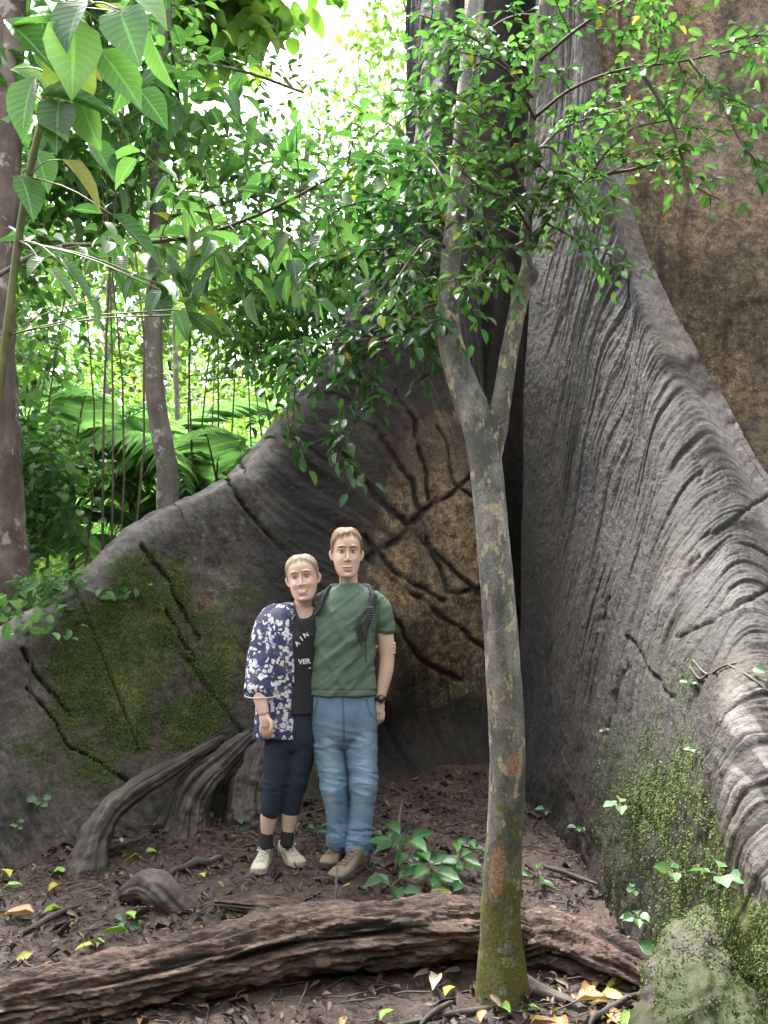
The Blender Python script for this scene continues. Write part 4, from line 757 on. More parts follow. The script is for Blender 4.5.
# lower boughs of the young tree hanging before the left buttress
wood, leaf = MB(), MB()
for p in [[(449, 300, 3.04), (420, 310, 3.1), (395, 335, 3.2), (370, 370, 3.3), (345, 420, 3.35), (340, 460, 3.35)], [(447, 320, 3.04), (415, 318, 3.15), (380, 330, 3.3), (330, 350, 3.4), (290, 400, 3.5), (290, 440, 3.5)], [(450, 260, 3.04), (410, 250, 3.2), (360, 250, 3.4), (310, 260, 3.5)],
          [(452, 230, 3.05), (430, 190, 3.2), (400, 170, 3.4), (360, 165, 3.5)], [(455, 280, 3.05), (440, 270, 3.3), (420, 300, 3.6), (400, 320, 3.7)], [(456, 200, 3.05), (430, 160, 3.2), (410, 150, 3.4)], [(450, 300, 3.04), (430, 330, 3.0), (410, 340, 3.0)],
          [(450, 240, 3.04), (420, 215, 3.2), (380, 200, 3.4), (330, 210, 3.5)], [(420, 250, 3.2), (390, 280, 3.2), (370, 300, 3.2)], [(395, 335, 3.2), (360, 340, 3.2), (320, 345, 3.3), (280, 350, 3.3)]]:
    q = px_path(p); wood.tube(q, np.linspace(.007, .0025, 14), 5); grow(wood, leaf, q, .005, .24, .06, 1, .062, .46, LEAF_OVAL, .032, .8, .6, .15, .0024, .05, .7)
part('twigs', wood, M_TWIG, yt); part('foliage', leaf, mat_leaf('dark_small_leaf', (.02, .06, .022), (.04, .12, .038), (.08, .19, .06), .35, .35), yt)
# seedlings ------------------------------------------------------------
M_SEED = mat_leaf('seedling_leaf', (.02, .075, .022), (.045, .15, .04), (.10, .26, .07), .35, .35); M_SEEDP = mat_leaf('pale_seedling_leaf', (.07, .15, .06), (.12, .24, .10), (.19, .33, .15), .5, .35)
def seedling(p, n, L, hgt_, label, mat=M_SEED, wr=.5, group=None, out=(0, -.25, 1.), name='seedling'):
    t = thing(name, label, name, tuple(p), group); bw, bl = MB(), MB(); out = unit(A(*out))
    top = p+out*hgt_; q = catmull(np.array([p-out*.02, p+out*hgt_*.5+rng.normal(size=3)*.01, top]), 8); bw.tube(q, .0028, 5)
    for k in range(n):
        a = k*2.4+rng.uniform(-.3, .3); f = .45+.55*(k+1)/n; s = q[int(f*7)]; d = unit(A(math.cos(a), math.sin(a)-.25, .22)+out*.2); e = s+d*L*.35; bw.tube(catmull(np.array([s, (s+e)/2+A(0, 0, .008), e]), 5), .0016, 4)
        leaves(bl, [e], unit(d+A(0, 0, -.25)), unit(A(0, -.45, .9)+rng.normal(size=3)*.3), L*rng.uniform(.75, 1.15), L*wr, LEAF_HI if L > .05 else LEAF_OVAL)
    part('stem', bw, M_STEM, t); part('leaves', bl, mat, t); return t
for x, y, n, L, h_, lab in [(405, 868, 8, .15, .22, 'tallest broad leaved seedling beside the boot of the man'), (432, 880, 9, .13, .13, 'broad leaved seedling in the middle of the patch before the small cave'), (458, 872, 8, .11, .14, 'dark green seedling just left of the young tree trunk'), (430, 905, 5, .12, .06, 'low seedling leaning over the long log'), (392, 888, 5, .12, .08, 'flat spreading seedling left of the log patch'), (450, 900, 5, .11, .07, 'low glossy seedling in front of the patch by the young tree'),
                            (388, 842, 3, .09, .10, 'small pale green seedling right behind the leg of the man'), (470, 850, 3, .08, .1, 'little seedling in the shade left of the young tree'), (318, 832, 4, .06, .05, 'tiny green seedling between the couple at ground level'), (240, 822, 4, .07, .06, 'small green seedling left of the woman behind her shoe'), (535, 876, 4, .08, .07, 'small seedling right of the young tree trunk'), (125, 918, 3, .07, .04, 'tiny green sprout on the mud at left'), (262, 905, 4, .07, .04, 'pale sprout beside the small buried log')]:
    seedling(G(x, y), n, L, h_, lab)
def on_fin(k, x, y):
    g_, N, mo, px_, py_ = gs[k]; i = np.unravel_index(np.argmin((px_-x)**2+(py_-y)**2+1e4*(py_*0+(g_[..., 1] > 9))), px_.shape); return g_[i], N[i]
for x, y, n, L, h_, lab, m_ in [(553, 815, 3, .055, .04, 'tiny two leaved seedling high on the dark face of the right buttress', M_SEED), (586, 832, 3, .05, .04, 'tiny seedling lower on the dark face of the right buttress', M_SEED), (632, 815, 5, .065, .07, 'pale leafy sprout by the crack in the right buttress', M_SEEDP), (690, 885, 4, .06, .07, 'pale ivy sprout at the left of the bottom right root', M_SEEDP), (738, 888, 4, .075, .06, 'pale drooping lobed leaves at the right edge above the lumpy root', M_SEEDP), (646, 925, 6, .055, .06, 'upright green sprout at the dark base of the right buttress', M_SEED),
                               (676, 965, 3, .075, .07, 'large leaved ivy sprout beside the bottom right lumpy root', M_SEED), (636, 895, 4, .035, .04, 'thin small leaved sprout on the mossy right buttress', M_SEEDP), (706, 760, 3, .03, .03, 'tiny pale sprout on the moss near the ringed ridge', M_SEEDP), (762, 692, 3, .05, .04, 'bright green leaf pair at the right edge on the grey buttress', M_SEED), (700, 690, 4, .03, .03, 'fringe of tiny leaves at the top of the moss strip', M_SEED), (610, 735, 2, .02, .02, 'tiny bright sprout on the bare grey part of the right buttress', M_SEED)]:
    p, nn_ = on_fin(1, x, y); seedling(p, n, L, h_, lab, m_, .75, out=tuple(nn_+A(0, 0, .6)))
for x, y, n, L, h_, lab in [(36, 808, 5, .05, .07, 'cluster of round pale leaves low on the left end of the buttress'), (14, 828, 4, .035, .03, 'tiny sprout at the far left foot of the buttress'), (66, 640, 3, .06, .03, 'pale leaf sprout on the moss patch of the left buttress'), (183, 655, 2, .035, .02, 'tiny pale sprout in the crack of the left buttress'), (218, 750, 3, .06, .05, 'small green sprout above the knobbly root left of the woman'), (145, 585, 2, .04, .02, 'tiny sprout under the crest of the left buttress')]:
    p, nn_ = on_fin(0, x, y); seedling(p, n, L, h_, lab, M_SEEDP, .8, out=tuple(nn_+A(0, 0, .6)))
# thin bare creeper roots on the right buttress
o_ = MB()
for pts in [[(768, 668), (735, 673), (712, 676), (700, 665)], [(712, 676), (705, 682), (698, 672)], [(735, 673), (750, 688), (768, 705)]]:
    q = np.array([on_fin(1, x, y)[0]+on_fin(1, x, y)[1]*.008 for x, y in pts]); o_.tube(catmull(q, 20), .005, 6)
o = tag(o_.build('creeper', M_TWIG), 'thin pale creeper roots crossing the grey ridge at the right edge', 'creeper'); reroot(o, on_fin(1, 735, 673)[0])
# ------------------------------------------------------------------ the couple
YP = 4.6; S = YP/F
def PW(px, py, d=0.):
    """px, py on the figure's plane, d pixels behind it"""
    p = W(px, py, YP); p = np.array(p, float); p[..., 1] += d*S; return p
def stack(B, rows, n=40, pw=2.):
    """rows: py, xL, xR, ry, d : horizontal superelliptic slices"""
    R = np.array([r if len(r) == 5 else tuple(r)+(0.,) for r in rows], float); R = catmull(R, len(R)*7)
    a = np.arange(n)*2*math.pi/n; ca, sa = np.cos(a), np.sin(a); cx = np.sign(ca)*np.abs(ca)**(2/pw); cy = np.sign(sa)*np.abs(sa)**(2/pw)
    V = []
    for py, xl, xr, ry, d in R:
        c = PW((xl+xr)/2, py, d); V.append(c+np.stack([cx*(xr-xl)/2*S, cy*ry*S, cx*0], -1))
    closed(B, np.array(V), R, n)
def closed(B, V, R, n):
    V = np.asarray(V); m = len(V); c0, c1 = V[0].mean(0), V[-1].mean(0); VV = np.concatenate([V.reshape(-1, 3), [c0], [c1]])
    i, j = np.meshgrid(np.arange(m-1), np.arange(n), indexing='ij'); j2 = (j+1) % n; Fq = np.stack([i*n+j, i*n+j2, (i+1)*n+j2, (i+1)*n+j], -1).reshape(-1, 4)
    T = np.concatenate([Fq[:, [0, 1, 2]], Fq[:, [0, 2, 3]], np.stack([np.full(n, m*n), (np.arange(n)+1) % n, np.arange(n)], -1), np.stack([np.full(n, m*n+1), (m-1)*n+np.arange(n), (m-1)*n+(np.arange(n)+1) % n], -1)])
    B.V.append(VV); B.F.append(T+B.n); B.n += len(VV)
class TB(MB):
    def __init__(s): super().__init__()
    def limb(s, pts, r, n=16, fl=1.):
        """pts (px,py,d), r px; fl flattens along depth"""
        P = catmull(np.array([PW(*p) for p in pts]), len(pts)*6); R = catmull(np.array(r, float)[:, None], len(pts)*6)[:, 0]*S
        T = unit(np.gradient(P, axis=0)); X = unit(A(1, 0, 0)-T*T[:, :1]); Y = np.cross(T, X); a = np.arange(n)*2*math.pi/n
        V = P[:, None]+R[:, None, None]*(np.cos(a)[None, :, None]*X[:, None]+fl*np.sin(a)[None, :, None]*Y[:, None])
        e0 = P[0]-T[0]*R[0]*.6; e1 = P[-1]+T[-1]*R[-1]*.6
        V = np.concatenate([[P[0]-T[0]*R[0]*.5+(V[0]-P[0])*.6], V, [P[-1]+T[-1]*R[-1]*.5+(V[-1]-P[-1])*.6]]); closed(s, V, R, n)
    def ball(s, p, r, n=14):
        r = np.array(r, float)*S; c = PW(*p); t = np.linspace(.12, math.pi-.12, 9); a = np.arange(n)*2*math.pi/n
        V = [c+np.stack([np.sin(k)*np.cos(a)*r[0], np.sin(k)*np.sin(a)*r[1], np.cos(k)*r[2]+0*a], -1) for k in t]; closed(s, V, None, n)
    def remesh(s, name, mat, t, vox, smooth=4, fn=None, attrs=None, fac=.5):
        V = np.concatenate(s.V); T = np.concatenate(s.F); o = mk(name, V, T, None); m = o.modifiers.new('r', 'REMESH'); m.mode = 'VOXEL'; m.voxel_size = vox
        if smooth: m = o.modifiers.new('s', 'SMOOTH'); m.factor = fac; m.iterations = smooth
        dg = bpy.context.evaluated_depsgraph_get(); dg.update(); me = bpy.data.meshes.new_from_object(o.evaluated_get(dg)); bpy.data.objects.remove(o)
        n = len(me.vertices); co = np.empty(n*3, np.float32); me.vertices.foreach_get('co', co); no = np.empty(n*3, np.float32); me.vertex_normals.foreach_get('vector', no) if hasattr(me, 'vertex_normals') else me.vertices.foreach_get('normal', no)
        co = co.reshape(-1, 3).astype(float); no = no.reshape(-1, 3).astype(float)
        if fn: co = fn(co, no); me.vertices.foreach_set('co', co.astype(np.float32).ravel())
        for k, f in (attrs or {}).items(): at = me.attributes.new(k, 'FLOAT', 'POINT'); at.data.foreach_set('value', np.asarray(f(co, no), np.float32))
        me.polygons.foreach_set('use_smooth', np.ones(len(me.polygons), bool)); me.update(); o = bpy.data.objects.new(name, me); C.objects.link(o)
        for m in (mat if isinstance(mat, list) else [mat]): me.materials.append(m)
        return part(name, o, None, t)
def skin_mat(name, col, lipc):
    b = NB(name); pos = b.n('NewGeometry').outputs['Position']; c = b.mix(b.ramp(b.noise(pos, 30, 3), [(.35, 0.), (.7, .35)]), col, tuple(x*y for x, y in zip(col, (1.0, .82, .78))))
    c = b.mix(b.attr('lip'), c, lipc); c = b.mix(b.attr('brow'), c, (.16, .09, .055)); p = b.bsdf(c, .5, b.bump(b.noise(pos, 260, 2), .1, .001)); b.last.inputs['Subsurface Weight'].default_value = .12; b.last.inputs['Subsurface Radius'].default_value = (.012, .005, .003); b.last.inputs['Subsurface Scale'].default_value = .6
    return b.done(p)
def cloth(name, c0, c1, sc=40, rough=.85, bump=.3):
    b = NB(name); pos = b.n('NewGeometry').outputs['Position']; n = b.noise(pos, sc*.2, 5, .6); c = b.mix(n, c0, c1); w = b.noise(pos, 420, 2, .6)
    return b.done(b.bsdf(c, rough, b.bump(w, bump, .0015, b.bump(n, .3, .006))))
M_SKIN = skin_mat('skin', (.68, .475, .385), (.50, .20, .17)); M_SKINW = skin_mat('fair_skin', (.70, .48, .40), (.55, .18, .16))
M_SHIRT = cloth('green_cotton', (.082, .128, .092), (.12, .175, .13)); M_BLACK = cloth('black_cloth', (.016, .015, .02), (.03, .028, .036)); M_NAVY = cloth('navy_cloth', (.012, .017, .035), (.022, .03, .058)); M_STRAP = cloth('strap_webbing', (.02, .022, .026), (.045, .048, .055))
M_SOCK = cloth('black_sock', (.015, .013, .013), (.03, .025, .025))
b = NB('denim'); pos = b.n('NewGeometry').outputs['Position']; n = b.noise(b.map(pos, (2, 2, .7)), 5, 5, .6); fade = b.attr('fade')
c = b.mix(b.math('ADD', b.math('MULTIPLY', n, .45), b.math('MULTIPLY', fade, .6), clamp=True), (.085, .15, .24), (.30, .42, .55)); c = b.mix(b.attr('seam'), c, (.05, .085, .14))
M_JEAN = b.done(b.bsdf(c, .85, b.bump(b.noise(b.map(pos, (1, 1, 1)), 380, 2), .35, .002)))
M_EYEW = NB('eye_white'); M_EYEW = M_EYEW.done(M_EYEW.bsdf((.55, .5, .48), .3)); M_IRIS = NB('iris'); M_IRIS = M_IRIS.done(M_IRIS.bsdf((.035, .03, .03), .25))
M_TOOTH = NB('teeth'); M_TOOTH = M_TOOTH.done(M_TOOTH.bsdf((.7, .67, .62), .35))
def hair_mat(name, a, b_):
    b = NB(name); uvv = b.n('TexCoord').outputs['UV']; n = b.noise(b.map(uvv, (90, 4, 1)), 1, 4, .6); v = b.attr('var'); hc = b.mix(b.ramp(n, [(.35, 0.), (.65, 1.)]), a, b_); hc = b.mix(b.ramp(b.math('ADD', v, b.math('MULTIPLY', b.math('SUBTRACT', n, .5), 1.6)), [(.1, 0.), (.75, .85)]), hc, (.62, .43, .34)); return b.done(b.bsdf(hc, .5, b.bump(n, .7, .003)))
HEADR = np.array([(-1, 3.5, -13.5, -7), (1.2, 7.6, -15.8, -3), (5, 10.4, -16.2, 3), (9.5, 12., -16.2, 8), (15, 13.2, -16.2, 13), (20, 13.8, -15.6, 16.5), (25, 14.3, -15.0, 19), (31, 14.6, -16.4, 20), (37, 14.2, -15.6, 19.5), (42, 12, -12.4, 16), (45.5, 8.5, -8, 11), (47.3, 4, -3.5, 5)])
class Head:
    def __init__(s, chin, ht=47., yaw=0., tilt=0., wide=1.):
        s.c = np.array(chin, float); s.k = ht/47.*S; s.w = wide; cy, sy, ct, st = math.cos(yaw), math.sin(yaw), math.cos(tilt), math.sin(tilt)
        s.R = np.array([[ct, 0, st], [0, 1, 0], [-st, 0, ct]])@np.array([[cy, -sy, 0], [sy, cy, 0], [0, 0, 1]])
    def w_(s, v):   # v: x, depth(back +), z in head pixels
        v = np.asarray(v, float)*A(s.w, 1, 1); return s.c+(v@s.R.T)*s.k
    def inv(s, P): return ((P-s.c)/s.k)@s.R/A(s.w, 1, 1)
    def shell(s, infl=0., n=64, m=70):
        H = catmull(HEADR, m); a = np.arange(n)*2*math.pi/n; V = []
        for z, rx, f, bk in H:
            c = (f+bk)/2; V.append(s.w_(np.stack([np.cos(a)*(rx+infl), c+np.sin(a)*((bk-f)/2+infl), np.full(n, z+infl*max(0, (z-25)/22))], -1)))
        return np.array(V)
    def build(s, B, smile=0.):
        closed(B, s.shell(), None, 64)
        def sub(pts, r, n=12, fl=1.):
            P = catmull(s.w_(pts), len(pts)*5); R = catmull(np.array(r, float)[:, None], len(pts)*5)[:, 0]*s.k; T = unit(np.gradient(P, axis=0)); X = unit(np.cross(T, A(.1, 1, .2))); Y = np.cross(T, X); a = np.arange(n)*2*math.pi/n
            V = P[:, None]+R[:, None, None]*(np.cos(a)[None, :, None]*X[:, None]+np.sin(a)[None, :, None]*Y[:, None]); closed(B, V, R, n)
        sub([(0, -15.2, 28), (0, -17.2, 24), (0, -19.2, 20), (0, -20.2, 17.6), (0, -17.5, 16)], [.9, 1.0, 1.25, 1.45, 1.1])
        for sg in (-1, 1):
            sub([(sg*1.2, -18, 17.2), (sg*2.5, -16.6, 17), (sg*2.8, -15, 17.2)], [1.05, 1.05, .7])
            sub([(sg*1.5, -15.7, 30.3), (sg*5.5, -15.5, 31.1), (sg*9.5, -12.6, 30)], [.9, 1.0, .8])
            sub([(sg*13.6, 0, 17.), (sg*15., 1.5, 19), (sg*16, 2.6, 24), (sg*15, 1.5, 27)], [1.2, 1.7, 2.0, 1.3])
            sub([(sg*4.5-.5, -15.2, 10.2+smile), (sg*2, -16.6, 10.2), (0, -16.9, 10.1)], [.5, 1.0, 1.1])
            sub([(sg*4, -15.2, 9.3+smile), (sg*2, -16.4, 7.9-smile*.4), (0, -16.7, 7.6-smile*.4)], [.5, 1.1, 1.3])
        sub([(-2, -14.8, 2.6), (0, -15.4, 2.4), (2, -14.8, 2.6)], [2, 2.4, 2])
    def sculpt(s, co, no, smile=0.):
        q = s.inv(co); front = q[:, 1] < -5
        for sg in (-1, 1):
            g_ = np.exp(-((q[:, 0]-sg*5.7)/3.3)**2-((q[:, 2]-25.2)/2.0)**2)*front; q[:, 1] += 1.35*g_
            g_ = np.exp(-((q[:, 0]-sg*5.7)/3.2)**2-((q[:, 2]-27.9)/.7)**2)*front; q[:, 1] -= .5*g_
        for sg in (-1, 1): q[:, 1] -= (1.0+.9*(smile > 0))*np.exp(-((q[:, 0]-sg*7.2)/3.2)**2-((q[:, 2]-17.5)/3.6)**2)*front
        zz = 9.1+smile*(q[:, 0]/4.5)**2; g_ = np.exp(-((q[:, 2]-zz)/.55)**2)*(np.abs(q[:, 0]) < 4.8)*front; q[:, 1] += .9*g_
        g_ = np.exp(-((q[:, 2]-5.2)/1.1)**2-(q[:, 0]/4)**2)*front; q[:, 1] += .7*g_
        return s.c+((q*A(s.w, 1, 1))@s.R.T)*s.k
    def lip(s, co, smile=0.):
        q = s.inv(co); zz = 8.9+smile*(q[:, 0]/4.5)**2; m = sstep(2., 1.3, np.abs(q[:, 2]-zz))*sstep(4.9, 4.1, np.abs(q[:, 0]))*(q[:, 1] < -12)
        ck = .35*sum(np.exp(-((q[:, 0]-sg*8)/3.2)**2-((q[:, 2]-16)/3)**2) for sg in (-1, 1))*(q[:, 1] < -5)
        return np.clip(m*.85+ck*.6, 0, 1)
    def brow(s, co, amt):
        q = s.inv(co); return sum(amt*sstep(.95, .3, np.abs(q[:, 2]-(29.8-.06*(np.abs(q[:, 0])-6)**2)))*sstep(1.6, 2.6, sg*q[:, 0])*sstep(10, 8.8, sg*q[:, 0]) for sg in (-1, 1))*(q[:, 1] < -6)+.9*sum(sstep(.55, .2, np.abs(q[:, 2]-(26.7-.08*(np.abs(q[:, 0])-5.7)**2)))*sstep(2.9, 2.4, np.abs(q[:, 0]-sg*5.7)) for sg in (-1, 1))*(q[:, 1] < -8)
    def eyes(s, t, open_=1.):
        for sg in (-1, 1):
            for nm, off, r, m in (('eye', (sg*5.7, -12.4, 25.2), 2.25, M_EYEW), ('pupil', (sg*5.7-.1, -13.6, 25.35), 1.35, M_IRIS)):
                B = MB(); n = 16; tt = np.linspace(.1, math.pi-.1, 10); a = np.arange(n)*2*math.pi/n
                V = np.array([s.w_(A(*off)+np.stack([np.sin(k)*np.cos(a)*r*1.25, np.sin(k)*np.sin(a)*r, np.cos(k)*r*.62*open_+0*a], -1)) for k in tt]); i, j = np.meshgrid(np.arange(9), np.arange(n), indexing='ij'); B.add(V, np.stack([i*n+j, i*n+(j+1) % n, (i+1)*n+(j+1) % n, (i+1)*n+j], -1).reshape(-1, 4))
                o = part(nm, B, m, t)
                if nm == 'eye': e = o
                else: o.parent = e
    def hair(s, t, mat, line, infl=1.6, seed=0, fringe=None, back=0.):
        n, m = 200, 150; V = s.shell(infl, n, m); q = s.inv(V.reshape(-1, 3)).reshape(V.shape); a = np.arange(n)*2*math.pi/n
        az = np.degrees(np.arctan2(q[..., 0], -q[..., 1]))   # 0 = face
        hl = line(az)+2.2*fbm(np.stack([az*.09, az*0+seed], -1), 4, 405); d = q[..., 2]-hl
        u = np.stack([az*.45, q[..., 2]*.1+seed], -1) if not back else np.stack([az*.3+q[..., 2]*.1, q[..., 2]*.25], -1)
        st = fbm(np.concatenate([u, 0*u[..., :1]], -1), 3, 400+seed); out = infl*.5*st+.35*fbm(q*.12, 2, 410+seed)*infl
        c = A(0, 2, 22); dirn = unit(q-c); thick = sstep(-.3, 4.5, d); q2 = q+dirn*(out+.1)[..., None]*thick[..., None]-dirn*(infl*1.15*(1-thick))[..., None]
        if fringe is not None: q2 = q2+fringe(q, az)
        V = s.w_(q2.reshape(-1, 3)); i, j = np.meshgrid(np.arange(m-1), np.arange(n), indexing='ij'); Fc = np.stack([i*n+j, i*n+(j+1) % n, (i+1)*n+(j+1) % n, (i+1)*n+j], -1); keep = (d[:-1] > -.4); Fc = Fc[keep]
        B = MB(); B.add(V, Fc.reshape(-1, 4), np.stack([az/180, q[..., 2]/47], -1).reshape(-1, 2), np.clip(1-d/2.6, 0, 1).ravel()); return part('hair', B, mat, t)
def hand(B, wrist, palm, out=1, sc=1., curl=6., thumb=-1, spread=1.):
    """hanging hand seen from its back or side: wrist, palm centre (px,py,d)"""
    wx, wy, wd = wrist; cx, cy, cd = palm; B.limb([(wx, wy-4, wd), (wx, wy+2, wd), ((wx+cx)/2, (wy+cy)/2, cd), (cx, cy+3*sc, cd)], [4.5*sc, 4.4*sc, 5.5*sc, 5.6*sc], 18, .62)
    for k, (o, l) in enumerate(((-5.0, 8.5), (-1.7, 10.3), (1.7, 9.8), (5.0, 7.6))):
        if thumb > 0: o = -o
        x = cx+o*sc*spread; l = l*sc
        B.limb([(x, cy+3*sc, cd), (x*1.0, cy+6.5*sc, cd-.8*sc), (x-o*.06, cy+6.5*sc+l*.42, cd-.2), (x-o*.12, cy+6.5*sc+l*.75, cd+curl*.35), (x-o*.12, cy+6.5*sc+l*.92, cd+curl*.75)], [1.5*sc, 1.42*sc, 1.36*sc, 1.3*sc, 1.05*sc], 10)
    B.limb([(wx+thumb*3.4*sc, wy+4*sc, cd-1), (cx+thumb*5.8*sc, cy-1*sc, cd-3), (cx+thumb*6.3*sc, cy+4.5*sc, cd-4), (cx+thumb*5.4*sc, cy+8.5*sc, cd-3.6)], [2.2*sc, 2.1*sc, 1.8*sc, 1.3*sc], 10)
def shoe(t, heel, toe, wdt, h, mat, sole, lace, name='shoe', ank=None, laces=5):
    """heel and toe tips on the ground"""
    heel, toe = np.array(heel), np.array(toe); ax = toe-heel; L = np.linalg.norm(ax[:2]); ax = A(ax[0], ax[1], 0)/L; side = np.cross(ax, A(0, 0, 1)); z0 = min(heel[2], toe[2])+.004
    tt = np.linspace(0, 1, 40); wd = wdt*.5*np.interp(tt, [0, .04, .15, .35, .55, .75, .9, .97, 1], [.35, .62, .76, .74, .88, 1., .82, .5, .15]); hh = h*np.interp(tt, [0, .06, .2, .34, .45, .6, .8, .93, 1], [.7, .96, 1., .98, .80, .60, .47, .38, .2])
    toeup = .008*sstep(.8, 1, tt)
    def loft(nm, mt, ws, zlo, zhi, pwr, par, bf=None):
        n = 36; a = np.arange(n)*2*math.pi/n; V = []
        for k in range(40):
            c = heel+ax*L*tt[k]; cz = (zlo[k]+zhi[k])/2; hz = (zhi[k]-zlo[k])/2; ca, sa = np.cos(a), np.sin(a); xx = np.sign(ca)*np.abs(ca)**(2/pwr)*wd[k]*ws; zz = cz+np.sign(sa)*np.abs(sa)**(2/pwr)*hz; xx = xx*(1-.25*np.clip((zz-z0)/h, 0, 1)); V.append(A(c[0], c[1], z0)*A(1, 1, 0)+side*xx[:, None]+A(0, 0, 1)*zz[:, None])
        B = TB(); closed(B, np.array(V), None, n); V_ = np.concatenate(B.V); V_ = V_+.0025*np.stack([fbm(V_*38+k*7, 3, 420+k) for k in range(3)], -1); o = mk(nm, V_, np.concatenate(B.F), mt); o = part(nm, o, None, t if par is None else t)
        if par is not None: o.parent = par; 
        return o
    up = loft(name, mat, 1., z0+tt*0+.014+toeup, z0+hh, 2.6, None); so = loft('sole', sole, 1.07, z0+toeup, z0+tt*0+.03+toeup*1.2, 6, up)
    B = MB()
    for k in range(laces):
        f = .40+.07*k; c = heel+ax*L*f; z = z0+h*np.interp(f, [.34, .45, .6, .8], [.98, .82, .62, .5])+.004; w_ = wdt*.2
        for s in (-1, 1): B.tube(np.array([A(c[0], c[1], z-.008)-side*w_*s, A(c[0], c[1], z+.003)+ax*.006, A(c[0], c[1], z-.008)+ax*.016+side*w_*s]), .0028, 5)
    c = heel+ax*L*.40; z = z0+h*.9
    for s in (-1, 1): B.tube(catmull(np.array([A(c[0], c[1], z+.004), A(c[0], c[1], z+.01)+side*s*.02, A(c[0], c[1], z-.006)+side*s*.034+ax*.012, A(c[0], c[1], z+.0)+side*s*.015+ax*.01]), 12), .0025, 5)
    o = part('laces', B, lace, t); o.parent = up
    return up
# ---- man
man = thing('person', 'tall man in green t-shirt, blue jeans and brown hiking boots', 'person', tuple(PW(347, 860)*A(1, 1, 0)+A(0, 0, gz_(-.2, 4.6))))
H = Head(PW(346.5, 577.5, 3), 47.5, .10, .0, .98)
B = TB(); H.build(B)
B.limb([(348, 566, 9), (348, 578, 8), (348.5, 588, 9), (349, 600, 9)], [9.5, 9.2, 10, 13], 24)
stack(B, [(588, 338, 359, 8, 8), (594, 326, 374, 11, 7), (604, 321, 379, 13, 5), (640, 318, 371, 14, 3), (690, 316, 370, 14, 3), (725, 315, 373, 14, 3), (745, 320, 370, 12, 3)])
B.limb([(374, 600, 5), (381, 612, 4), (384.5, 630, 3), (386.3, 645, 2), (387, 657, 2), (386, 670, 1), (383.5, 684, 0), (381, 696, -1), (380, 702, -1)], [8, 8.8, 8.4, 8., 7.4, 7.3, 6.2, 4.9, 4.6], 24, .9)
hand(B, (380, 700, -1), (378.7, 709, -1), sc=.98, curl=7, thumb=-1)
B.limb([(322, 602, 5), (312, 614, 18), (300, 632, 26), (285, 640, 26), (272, 642, 20)], [8, 8.5, 7, 6.5, 5], 20); hand(B, (272, 642, 20), (266, 648, 16), sc=.8, curl=2)
for pts, r in (([(328, 740, 3), (332, 785, 2), (340, 838, 4), (340, 852, 6)], [13, 9, 6, 6]), ([(360, 740, 3), (362, 785, 0), (358, 843, -3), (358, 858, -4)], [13, 9, 6, 6])): B.limb(pts, r, 18)
B.remesh('body', M_SKIN, man, .0026, 5, lambda c, n: H.sculpt(c, n), {'lip': lambda c, n: H.lip(c)*.75, 'brow': lambda c, n: np.clip(H.brow(c, .8), 0, 1)})
H.eyes(man, .8)
HM = hair_mat('light_brown_hair', (.085, .048, .026), (.30, .185, .105))
def lm(az):
    a = np.abs(az); return np.interp(az, [-60, -35, -10, 20, 45], [0, -1.5, -.5, 1.5, 0])+np.interp(a, [0, 25, 42, 55, 68, 80, 100, 140, 180], [40.5, 40, 38.5, 35, 28, 22.5, 24, 12, 8])
H.hair(man, HM, lm, 1.5, 1, lambda q, az: np.stack([-.6*sstep(38, 44, q[..., 2]), -.3*sstep(40, 44, q[..., 2])*sstep(70, 20, np.abs(az)), .5*sstep(40, 46, q[..., 2])], -1), back=1)
# shirt
B = TB(); stack(B, [(583.5, 339, 358.5, 10, 9), (586, 335, 362.5, 11.5, 8), (590, 327, 371, 13.5, 7), (595, 321.5, 378, 15.5, 5), (603, 317, 380.5, 17, 3), (615, 314.5, 378.5, 19, 1), (640, 313, 375, 20, 1), (665, 311.5, 374.5, 20, 0), (685, 309, 375.5, 20.5, 0), (694.5, 308, 376.5, 21, 0)], 56, 2.25)
B.limb([(370, 601, 4), (379, 608, 3.5), (384, 619, 3), (386, 631.5, 2.5)], [12, 11.6, 10.6, 9.8], 28, .95); B.limb([(330, 601, 5), (320, 607, 12), (312, 618, 20), (306, 627, 25)], [12, 11.5, 10, 9], 24)
def folds(co, no):
    px_, py_ = proj(co); u = (px_*.62+py_*.78); v = (px_*.78-py_*.62); f = fbm(np.stack([u*.085, v*.02, co[:, 1]*3], -1), 3, 431)
    drape = sstep(600, 640, py_); d = .016*f*(.35+.65*drape)+.006*fbm(co*15, 3, 432)+.004*(1-2*np.abs(fbm(np.stack([u*.16, v*.03, co[:, 1]*3], -1), 2, 433))); 
    for x0, y0, x1, y1, w_, am in [(362, 632, 318, 668, 3.4, .008), (368, 640, 335, 680, 3, .006), (325, 600, 345, 640, 3, .005), (314, 640, 345, 690, 3, .006), (378, 604, 372, 632, 2.6, -.012), (372, 655, 350, 690, 2.5, .005)]: d = d+am*seg(px_, py_, [(x0, y0), (x1, y1)], w_)
    d = d-.004*seg(px_, py_, [(306, 690.5), (378, 690.5)], .9)-.003*seg(px_, py_, [(372, 628), (398, 628)], .8)
    dn = np.hypot((px_-348.5)/13.5, (py_-581)/10); d = d+.003*np.exp(-((dn-1)/.12)**2)*(co[:, 1] < YP)
    return co+no*d[:, None]
B.remesh('shirt', M_SHIRT, man, .0055, 5, folds)
B = TB(); stack(B, [(686, 311, 373, 17, 1), (700, 310, 375.5, 19, 1), (720, 310, 377, 19.5, 1), (735, 312, 375, 16, 1), (744, 322, 366, 11, 1), (750, 334, 354, 6, 1)], 48, 2.3)
